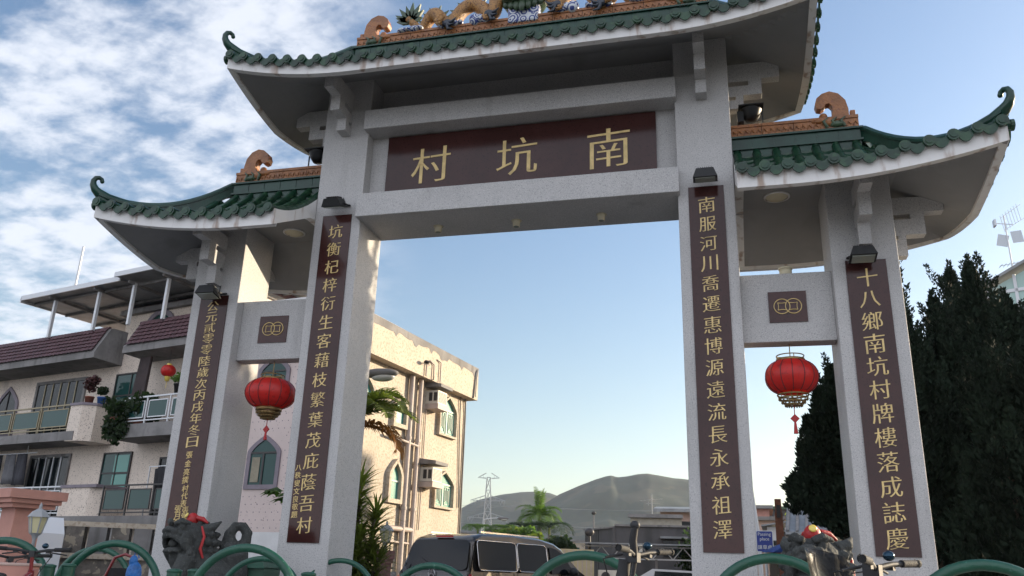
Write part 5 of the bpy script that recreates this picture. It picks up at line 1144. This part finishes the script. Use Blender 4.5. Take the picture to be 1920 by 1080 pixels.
# ================================================================== THE VAN
M['vanpaint'] = mat('bronze grey car paint', (.050,.043,.040), .2, .6, coat=.8); M['vandark'] = mat('tinted car glass', (.005,.006,.008), .06, spec=.3); M['taillamp'] = mat('tail lamp', (.45,.012,.012), .2, coat=.5); M['chrome'] = mat('chrome', (.6,.6,.62), .15, 1); M['tyre'] = mat('tyre rubber', (.015,.015,.016), .85); M['rubber'] = mat('black plastic', (.018,.018,.02), .6)
VAN = thing('van', 'bronze grey passenger van with tinted windows parked beyond the archway', 'van', (0,0,0))
def van():
    th = radians(20); rc = Vector((-2.22,5.92,0)); left = Vector((-cos(th), sin(th), 0)); VAN.location = rc+left*.92; VAN.location.z = -.0; VAN.rotation_euler = (0,0,pi/2-th)     # local +x is forwards
    Wd = .92; H = 1.84
    prof = [(0,.42),(-.05,.62),(-.05,.98),(.03,1.06),(.20,1.60),(.30,1.72),(.55,1.80),(1.6,H),(2.6,1.82),(3.15,1.74),(3.45,1.62),(4.12,1.12),(4.35,1.04),(4.75,.90),(4.86,.72),(4.88,.40)]
    body = MB(); sec = []
    def hw_(x, z):      # half width narrows with height (tumblehome) and towards the nose
        k = 1-.16*max(0, (z-1.0)/.84)**1.4; 
        if x > 3.9: k *= 1-.12*((x-3.9)/1.0)**2
        if x < .1: k *= .985
        return Wd*k
    n = len(prof); vs = []
    rows = (-1,-.97,-.86,-.5,0,.5,.86,.97,1)
    for x, z in prof:
        for s in rows: vs.append((x, s*hw_(x, z), z-(.05 if abs(s) == 1 else .015 if abs(s) == .97 else 0)*(1 if z > 1.5 else .0)))
    r = len(rows); body.add(vs, [(i*r+j, (i+1)*r+j, (i+1)*r+j+1, i*r+j+1) for i in range(n-1) for j in range(r-1)], True)
    for s in (0, r-1):    # sides
        top_ = [vs[i*r+s] for i in range(n)]; sgn = -1 if s == 0 else 1; bot = [(4.88, sgn*Wd*.9, .25), (0, sgn*Wd, .25)]
        body.add(top_+bot, [tuple(range(n+2))])
    body.add([vs[i] for i in range(r)]+[(0,Wd,.25),(0,-Wd,.25)], [tuple(range(r))+(r,r+1)])
    body.build('body', M['vanpaint'], VAN)
    def side(x0, x1, z0, z1, s, d=.012):
        # a pane that follows the tumblehome
        P = []
        for x, z in rr_pts(x0, x1, z0, z1): P.append(Vector((x, s*(hw_(x, z)+d), z)))
        return P
    def rr_pts(x0, x1, z0, z1, q=.09, n_=4): 
        return [((x0+x1)/2+sx*((x1-x0)/2-q)+q*cos(a), (z0+z1)/2+sz*((z1-z0)/2-q)+q*sin(a)) for sx, sz, a0 in ((1,-1,-pi/2),(1,1,0),(-1,1,pi/2),(-1,-1,pi)) for a in [a0+pi/2*i/n_ for i in range(n_+1)]]
    for s in (-1, 1):
        for x0, x1, nm in ((.30,1.62,'rear_side_window'),(1.66,2.78,'middle_side_window')):
            P = side(x0, x1, 1.06, 1.66, s); c = sum(P, Vector())/len(P); m = MB().add(P, [tuple(range(len(P)))]); w = m.build('window', M['vandark'], VAN)
            MB().tube([p+Vector((0,s*.004,0)) for p in P], .011, 5, closed=True).build('trim', M['chrome'], w)
        P = [Vector((x, s*(hw_(x, z)+.012), z)) for x, z in ((2.92,1.04),(3.92,1.04),(3.42,1.50),(3.18,1.60),(2.92,1.64))]; MB().add(P, [tuple(range(5))]).build('window', M['vandark'], VAN)
        MB().box((2.70,s*(Wd+.002)-.006,.45),(2.712,s*(Wd+.002)+.006,1.04)).box((1.62,s*(Wd+.002)-.006,.45),(1.632,s*(Wd+.002)+.006,1.04)).build('door_gap', M['rubber'], VAN)
        MB().cbox((2.55,s*(Wd+.03),.96), (.2,.03,.035)).build('door_handle', M['chrome'], VAN)
        m = MB().ball((3.62,s*(Wd+.14),1.10), (.09,.12,.10), 12).bar((3.66,s*Wd*.97,1.04),(3.62,s*(Wd+.08),1.06),.05); m.build('wing_mirror', M['rubber'], VAN)
        MB().prism([(-.085,.60),(-.085,.90),(.06,.98),(.04,.60)], (0,s*(Wd-.19),0), (1,0,0), (0,0,1), (0,s,0), 0, .205).build('tail_light', M['taillamp'], VAN)
        for x in (.95,4.15):
            wh = MB().tube([(x,s*(Wd-.22),.34),(x,s*(Wd+.005),.34)], .34, 24, smooth=False).build('wheel', M['tyre'], VAN)
            m = MB()
            for k in range(10): a = 2*pi*k/10; m.bar((x,s*(Wd+.012),.34),(x+.22*cos(a),s*(Wd+.012),.34+.22*sin(a)),.035,.012)
            m.tube([(x+.225*cos(2*pi*k/24),s*(Wd+.012),.34+.225*sin(2*pi*k/24)) for k in range(24)], .02, 6, closed=True).build('rim', M['chrome'], wh)
        MB().bar((.6,s*.68,1.84),(2.7,s*.68,1.845),.03,.03).build('roof_rail', M['chrome'], VAN)
    # tailgate glass, follows the sloped back
    P = []
    for y, t_ in rr_pts(-.84, .84, -.02, 1.12, .16): x = .03+.17*t_-.024; z = 1.06+.54*t_; P.append(Vector((x, y*(1-.10*t_), z)))
    g = MB().add(P, [tuple(range(len(P)))]).build('rear_window', M['vandark'], VAN); MB().tube([(.0,-.05,1.10),(.06,.28,1.22),(.09,.45,1.3)], .011, 5).build('wiper', M['rubber'], g)
    MB().box((.25,-.22,1.715),(.29,.22,1.75)).build('brake_light', M['taillamp'], VAN); MB().box((-.075,-.30,.72),(-.05,.30,.86)).build('plate_recess', M['rubber'], VAN)
    m = MB().tube([(-.075,.085*cos(2*pi*k/24),.98+.085*sin(2*pi*k/24)) for k in range(24)], .009, 6, closed=True)
    for a in (90,210,330): m.bar((-.075,0,.98),(-.075,.08*cos(radians(a)),.98+.08*sin(radians(a))),.014)
    m.build('badge', M['chrome'], VAN); MB().box((-.10,-.92,.28),(.12,.92,.50)).build('bumper', M['vanpaint'], VAN, bevel=.04)
    P = [Vector((3.50,y*.74,1.60)) if t_ else Vector((4.10,y*.80,1.15)) for y, t_ in ((-1,0),(1,0),(1,1),(-1,1))]; d = Vector((.012,0,.012)); MB().add([p+d for p in P], [(0,1,2,3)]).build('windscreen', M['vandark'], VAN)
    for s in (-1,1): MB().ball((4.70,s*.62,.80), (.14,.17,.11), 12).build('headlight', M['chrome'], VAN)
van(); VAN.scale = (1.10,1,1)

# ================================================================== RAILINGS
def hoop(px, py, D, w, label, rz=0, r=.036, zt=None):
    p = atD(px, py, D); t = thing('railing_hoop', label, 'railing', (p.x, p.y, 0), rz, 'green hoop railings'); z = p.z-r; R = w/2
    pts = [(-R,0,0),(-R,0,z-R)]+[(-R*cos(a),0,z-R+R*sin(a)) for a in [pi*i/24 for i in range(1,24)]]+[(R,0,z-R),(R,0,0)]
    MB().tube(pts, r, 14).build('hoop_pipe', M['rail'], t)
    m = MB()
    for s in (-1,1): m.lathe([(r*2.2,0),(r*2.2,.015),(r*1.2,.03)], (s*R,0,0), 14)
    m.build('base_plate', M['rail'], t)
def post(px, py, D, label, r=.062):
    p = atD(px, py, D); t = thing('railing_post', label, 'post', (p.x, p.y, 0), 0, 'short green railing posts'); MB().tube([(0,0,0),(0,0,p.z-.02)], r, 18).build('post_tube', M['rail'], t); MB().lathe([(r,-.025),(r*1.08,-.02),(r*1.08,-.004),(r*.6,.006),(0,.008)], (0,0,p.z-.004), 18).build('cap', M['rail'], t)
hoop(1098,1032,6.9,1.02,'green hoop before the van bonnet, widest of the hoops',.1,.037)
hoop(1448,1037,6.7,.98,'green hoop below the blue sign, ending at the bicycle windscreen',.05,.037)
hoop(1842,1048,6.4,1.0,'green hoop under the conifers at the right edge',.0,.037)
hoop(466,1019,7.8,.92,'green hoop just right of the left stone lion',.15)
hoop(222,1012,9.6,.98,'green hoop with a black bag showing inside it',.2)
hoop(14,1006,9.8,.98,'green hoop cut off by the left edge',.2)
hoop(812,1054,9.3,.95,'thinner dark green hoop in front of the van tailgate',.1,.035)
hoop(185,1024,12,.95,'paler far green hoop behind the one with the black bag',.2,.033)
hoop(495,1042,10.5,.95,'far green hoop behind the left stone lion, in front of the green bin',.2,.033)
hoop(640,1046,12.6,1.0,'far green hoop mostly hidden behind the inner column',.2,.036)
for px, py, D, l in ((92,1058,9.4,'green post nearest the left edge'),(130,1057,9.4,'green post right of a similar one, near the left edge'),(328,1067,8.2,'green post at the feet of the left stone lion'),(367,1067,8.2,'second green post in front of the left stone lion, beside the hoop'),(579,1073,8.0,'lone green post in front of the inner column')): post(px, py, D, l)

# ================================================================== STONE LIONS
def lion(loc, rz, label, mirror=1, k=1.0):
    t = thing('stone_lion', label, 'statue', loc, rz, 'stone lions guarding the archway'); random.seed(21); t.scale = (k,k,k)
    ped = MB().box((-.6,-.46,-.1),(.6,.46,.30)).box((-.55,-.42,.30),(.55,.42,.36)).box((-.5,-.37,.36),(.5,.37,.42)).box((-.54,-.41,.42),(.54,.41,.52)).build('pedestal', M['granite'], t, bevel=.012)
    m = MB()   # seated body facing -x, overlapping volumes that are remeshed into one continuous skin
    m.ball((.17,0,.76), (.36,.33,.34), 20); m.ball((-.02,0,.93), (.30,.31,.36), 20); m.ball((-.14,0,1.10), (.26,.29,.25), 18)
    for s in (-1,1):
        m.tube([(-.14,s*.26,1.08),(-.24,s*.29,.84),(-.26,s*.27,.58)], [.14,.115,.10], 12); m.ball((-.33,s*.27,.57), (.16,.11,.075), 12)
        for k in (-1,0,1): m.ball((-.46,s*.27+k*.065,.545), (.05,.034,.045), 8)
        m.ball((.20,s*.30,.68), (.25,.14,.23), 14); m.ball((.03,s*.33,.56), (.20,.11,.07), 12)
    body_ = m; m = MB(); m.ball((-.20,0,1.36), (.23,.25,.20), 20); m.ball((-.06,0,1.27), (.27,.32,.29), 20)                                  # skull and mane volume
    m.ball((-.41,0,1.40), (.13,.19,.060), 16); m.ball((-.40,0,1.17), (.12,.15,.050), 14)   # upper and lower jaw, mouth open between
    m.tube([(-.30,-.22,1.14),(-.40,-.20,1.27),(-.49,-.11,1.355),(-.52,0,1.375),(-.49,.11,1.355),(-.40,.20,1.27),(-.30,.22,1.14)], .042, 10); m.ball((-.525,0,1.445), (.055,.085,.045), 12)                              # nose
    for k in (-1,1):
        m.ball((-.50,k*.10,1.42), (.05,.05,.05), 10); m.ball((-.36,k*.20,1.30), (.10,.05,.13), 12)          # lip curls and cheeks
        m.ball((-.40,k*.115,1.485), (.055,.055,.05), 12)                       # eyes
        m.tube([(-.47,k*.04,1.52),(-.43,k*.13,1.56),(-.33,k*.21,1.53)], [.035,.045,.02], 8)                 # brows
        m.tube([(-.12,k*.20,1.46),(-.03,k*.30,1.50),(.07,k*.33,1.58)], [.07,.06,.012], 10)                  # ears
        m.ball((-.50,k*.06,1.16), (.03,.03,.03), 6)
        for i in range(5): m.tube([(-.30+.05*i,k*(.20+.012*i),1.22-.05*i),(-.33+.05*i,k*(.25+.01*i),1.13-.05*i),(-.29+.05*i,k*(.25+.01*i),1.05-.05*i)], [.045,.045,.018], 8)   # beard locks
    for row in range(6):
        ph = radians(70-22*row); n = 9 if row else 5
        for i in range(n):
            a = -1.95+3.9*(i+.5*(row % 2))/n; x = -.06+.27*cos(ph)*cos(a); y = .32*cos(ph)*sin(a); z = 1.27+.29*sin(ph)
            if x > -.20: m.ball((x, y, z), (.052,.052,.048), 10); m.ball((x+.035*cos(a), y+.035*sin(a), z+.012), .026, 8)
    for i in range(6): m.ball((-.05+.02*i, .10*(-1)**i, 1.55-.015*i), .045, 9)
    hr = Matrix.Rotation(radians(38 if mirror > 0 else 8), 3, 'Z'); hc = Vector((-.12,0,0))
    m.v = [tuple(hc + hr @ (Vector(v)-hc)) for v in m.v]; body_.add(m.v, m.f, True); m = body_
    if mirror > 0: m.tube([(.44,.0,.62),(.52,.0,.9),(.47,.0,1.12),(.37,.0,1.27),(.36,.0,1.42),(.43,.0,1.53),(.53,.0,1.53),(.60,.0,1.44),(.59,.0,1.32),(.50,.0,1.24)], [.10,.17,.19,.13,.075,.07,.07,.075,.08,.08], 12)
    else: m.tube([(.42,0,.62),(.50,0,.9),(.45,0,1.15),(.40,0,1.34)], [.10,.15,.15,.05], 12)
    b = m.build('body', M['stone'], t); rm = b.modifiers.new('skin', 'REMESH'); rm.mode = 'VOXEL'; rm.voxel_size = .013; rm.use_smooth_shade = True
    dt = bpy.data.textures.get('carving') or bpy.data.textures.new('carving', 'CLOUDS'); dt.noise_scale = .03; dt.noise_depth = 4
    dm = b.modifiers.new('carving', 'DISPLACE'); dm.texture = dt; dm.strength = .012; dm.mid_level = .5
    m = MB().ball(hc + hr @ (Vector((-.42,0,1.265))-hc), (.065,.065,.06), 12)
    m.build('mouth_ball', M['stone'], t)
    m = MB().ball((-.16,0,1.59), (.085,.085,.10), 16); m.tube([(-.10,-.06,1.62),(-.02,-.12,1.60),(.05,-.17,1.55)], [.03,.035,.015], 8); m.tube([(-.10,.06,1.62),(-.02,.12,1.60),(.05,.17,1.55)], [.03,.035,.015], 8)
    bow = m.build('red_cap', M['redball'], t); bq = Matrix.Rotation(radians(-62), 3, 'Y') @ Matrix.Rotation(radians(20), 3, 'X'); MB().lathe([(0,0),(.036,0),(.040,.010),(.026,.018),(0,.02)], Vector((-.16,0,1.60))+bq @ Vector((0,0,.10)), 16, m=bq).build('badge', M['yellow'], bow)
    MB().tube([(-.02,-.26,1.50),(.03,-.30,1.36),(.0,-.31,1.2),(.05,-.31,1.08)], [.014,.018,.022,.014], 8).build('red_ribbon', M['redball'], t)
    return t
lion((-3.70,-1.25,.07), radians(33), 'dark stone lion with a looped tail and red cap, in front of the 公元 panel', 1, .93)
lion((3.93,-1.1,-.24), radians(68), 'dark stone lion with a red cap, half hidden by the bicycle windscreen', -1, 1.10)

# ================================================================== BICYCLES, BAGS AND BIN
M['bikeblack'] = mat('black bicycle paint', (.014,.014,.016), .4, coat=.3); M['bikered'] = mat('red bicycle paint', (.20,.02,.022), .35, coat=.4); M['grip'] = mat('rubber grip', (.012,.012,.013), .8, bump=.3, bscale=90)
def bicycle(loc, rz, label, frame=None, k=1.0):
    t = thing('bicycle', label, 'bicycle', loc, rz, 'bicycles leaning at the green railings'); t.scale = (k,k,k)
    fm = frame or M['bikeblack']; R = .31     # wheels along x, handlebar at +x
    for x in (-.52,.55):
        w = MB().tube([(x+R*cos(2*pi*i/36),0,R+.02+R*sin(2*pi*i/36)) for i in range(36)], .022, 8, closed=True).build('wheel', M['tyre'], t)
        m = MB().tube([(x,-.05,R+.02),(x,.05,R+.02)], .02, 8)
        for i in range(18): a = 2*pi*i/18; m.tube([(x,.02*(-1)**i,R+.02),(x+(R-.03)*cos(a),0,R+.02+(R-.03)*sin(a))], .0016, 4, caps=False)
        m.tube([(x+(R-.035)*cos(2*pi*i/36),0,R+.02+(R-.035)*sin(2*pi*i/36)) for i in range(36)], .011, 6, closed=True).build('rim', M['chrome'], w)
    m = MB().tube([(.42,0,.80),(-.05,0,.34)], .022, 8).tube([(.40,0,.86),(-.18,0,.66)], .02, 8).tube([(-.05,0,.34),(-.24,0,.78)], .018, 8).tube([(-.05,0,.34),(-.52,.05,.33)], .012, 6).tube([(-.05,0,.34),(-.52,-.05,.33)], .012, 6).tube([(-.19,0,.70),(-.52,0,.34)], .011, 6).tube([(.39,0,.88),(.44,0,.74)], .026, 8)
    m.build('frame', fm, t)
    f = MB().tube([(.44,.045,.72),(.55,.05,.33)], .016, 6).tube([(.44,-.045,.72),(.55,-.05,.33)], .016, 6).tube([(.44,-.05,.72),(.44,.05,.72)], .018, 6).tube([(.385,0,.88),(.36,0,1.0)], .016, 8).build('fork', fm, t)
    h = MB().tube([(.40,0,1.0),(.36,0,1.02),(.33,.12,1.04),(.29,.30,1.05)], .012, 8).tube([(.36,0,1.02),(.33,-.12,1.04),(.29,-.30,1.05)], .012, 8).cbox((.37,0,1.01), (.07,.045,.05)).build('handlebar', M['rubber'], t)
    for s in (-1,1):
        MB().tube([(.31,s*.19,1.045),(.285,s*.33,1.05)], .017, 10).lathe([(.0195,0),(.0195,.012)], (.285,s*.325,1.05), 10, 'y').build('grip', M['grip'], h)
        MB().tube([(.34,s*.13,1.03),(.39,s*.15,1.02),(.40,s*.26,1.005)], .006, 6).cbox((.34,s*.13,1.03), (.035,.03,.03)).build('brake_lever', M['rubber'], h)
        MB().tube([(.37,s*.13,1.02),(.50,s*.10,1.0),(.50,s*.02,.86),(.45,0,.74)], .004, 5).build('brake_cable', M['rubber'], h)
    MB().ball((.33,-.10,1.075), (.026,.026,.022), 12).build('bell', mat('bell %s' % label[:9], (.02,.05,.08), .12, .7), h)
    MB().ball((-.30,0,.83), (.14,.075,.035), 14).ball((-.14,0,.835), (.10,.035,.028), 12).build('saddle', M['grip'], t); MB().tube([(-.235,0,.76),(-.26,0,.82)], .013, 7).build('seat_post', M['chrome'], t)
    MB().tube([(-.05,-.07,.34),(-.05,.07,.34)], .035, 12).bar((-.05,.07,.34),(.08,.08,.22),.02).bar((-.05,-.07,.34),(-.18,-.08,.46),.02).build('crank', M['chrome'], t)
    return t, h
def bike_at(px, py, D, rz, label, frame=None, k=1.0):
    """put the middle of the handlebar at this spot"""
    p = atD(px, py, D); k = p.z/1.02; o = Matrix.Rotation(rz, 3, 'Z') @ Vector((.36*k,0,0)); return bicycle((p.x-o.x, p.y-o.y, 0), rz, label, frame, k)
t, h = bike_at(1640,1066,4.3,radians(152),'black bicycle with a smoky windscreen and blue bell at the lower right',None,1.0)
P = atD(1585,1062,4.3)
m = MB(); n = 14; vs = []
ws = []
for i in range(n+1):
    a = -1+2*i/n
    for j in range(9):
        b = j/8; ws.append((.60+.05*b-.10*a*a, a*.21*(1-.22*b**3)+.0, .86+.245*b*(1-.13*a*a*b)))
m.add(ws, [(i*9+j,(i+1)*9+j,(i+1)*9+j+1,i*9+j+1) for i in range(n) for j in range(8)], True)
w = m.build('windscreen', mat('smoky perspex', (.008,.008,.010), .3, alpha=.62, spec=.25), t); sl = w.modifiers.new('t','SOLIDIFY'); sl.thickness = .004
e = [ws[i*9] for i in range(1)]+[ws[j] for j in range(9)]+[ws[i*9+8] for i in range(n+1)]+[ws[n*9+8-j] for j in range(9)]
MB().tube(e, .005, 6).build('edging', M['rubber'], w)
t, h = bike_at(1190,1042,5.4,radians(160),'black bicycle with raised brake lever in front of the grey building',None,1.06); MB().tube([(.36,0,1.02),(.36,.02,1.10),(.34,.03,1.17)], [.02,.024,.02], 8).ball((.34,.03,1.18), (.03,.025,.025), 10).tube([(.42,0,1.0),(.44,0,.86),(.45,0,.72)], .035, 8).build('phone_mount', M['rubber'], h)
bike_at(62,1036,8.6,radians(110),'black handled bicycle with a red frame at the lower left',M['bikered'],1.05)
bike_at(20,1046,9.2,radians(150),'dark bicycle at the left edge, partly behind a hoop',None,1.05)
p = atD(24,1062,8.9); t = thing('pink_basket', 'faded pink carrier box on the bicycle at the left edge', 'basket', (p.x, p.y, .62), .4)
m = MB().prism([(-.14,0),(.14,0),(.18,.32),(-.18,.32)], (0,0,0), (1,0,0), (0,0,1), (0,1,0), -.13, .13).build('box', M['pinkpaint'], t, bevel=.03); MB().box((-.19,-.14,.32),(.19,.14,.345)).build('lid', M['pinkpale'], t, bevel=.01); MB().box((-.1,-.1,-.62),(-.06,-.06,0)).box((.06,.06,-.62),(.1,.1,0)).build('support', M['iron'], t)
p = atD(234,1046,9.9); t = thing('child_seat', 'black child seat with a looped frame showing through a green hoop', 'child seat', (p.x, p.y, p.z-.20), .3); MB().prism([(-.15,-.35),(.15,-.35),(.16,-.1),(.10,.10),(-.10,.10),(-.16,-.1)], (0,0,0), (1,0,0), (0,0,1), (0,1,0), -.06, .06).build('shell', M['grip'], t, bevel=.04); MB().tube([(-.20,0,-.4),(-.17,0,0),(-.10,0,.20),(0,0,.235),(.10,0,.20),(.15,0,.02)], .016, 8).build('loop', M['bikered'], t); MB().tube([(-.1,0,-.8),(-.1,0,-.3)], .02, 6).tube([(.1,0,-.8),(.1,0,-.3)], .02, 6).build('leg', M['iron'], t)
p = atD(252,1066,9.7); t = thing('plastic_bag', 'crumpled blue plastic bag hanging beside the black child seat', 'bag', p, .3); m = MB().ball((0,0,-.05), (.08,.05,.12), 14).ball((.03,0,-.14), (.07,.05,.09), 12).ball((-.02,0,.07), (.045,.03,.06), 10); b = m.build('sack', mat('blue plastic', (.02,.16,.50), .35, var=.4, vscale=14, bump=.8, bscale=30), t); MB().tube([(-.03,0,.1),(0,0,.2),(.03,0,.1)], .008, 6).build('handle', M['bluepot'], t)
p = atD(470,1050,12.4); t = thing('wheelie_bin', 'dark green wheelie bin with a white emblem behind the left lion', 'bin', (p.x, p.y, 0), .15)
z = p.z; MB().prism([(-.26,.12),(.26,.12),(.32,z-.1),(-.32,z-.1)], (0,0,0), (1,0,0), (0,0,1), (0,1,0), -.3, .3).build('tub', mat('green bin plastic', (.012,.06,.035), .5, var=.2), t, bevel=.03); MB().prism([(-.34,z-.1),(.34,z-.1),(.30,z),(-.30,z)], (0,0,0), (1,0,0), (0,0,1), (0,1,0), -.36, .34).build('lid', M['rail'], t, bevel=.02)
MB().prism(rr(.09,.13,.03), (.08,-.302,z-.33), UU, (0,0,1), NN, 0, .004).build('emblem', M['whitewall'], t); MB().box((-.02,-.306,z-.16),(.07,-.3,z-.14)).build('sticker', M['yellow'], t)
for s in (-1,1): MB().tube([(s*.2,.3,.1),(s*.26,.3,.1)], .1, 14).build('wheel', M['tyre'], t)

# ================================================================== HAZE
hz = bpy.data.materials.new('haze'); hz.use_nodes = True; nt = hz.node_tree
for nd in [n for n in nt.nodes if n.type == 'BSDF_PRINCIPLED']: nt.nodes.remove(nd)
pv = nt.nodes.new('ShaderNodeVolumePrincipled'); pv.inputs['Color'].default_value = (.76,.86,1.0,1); pv.inputs['Density'].default_value = 0.00011; pv.inputs['Anisotropy'].default_value = 0.2
nt.links.new(pv.outputs[0], [n for n in nt.nodes if n.type == 'OUTPUT_MATERIAL'][0].inputs['Volume'])
MB().box((-2600,-60,-2.5),(2600,2600,260)).build('haze', hz, kind='stuff', label='thin evening haze lying over the village and hills')
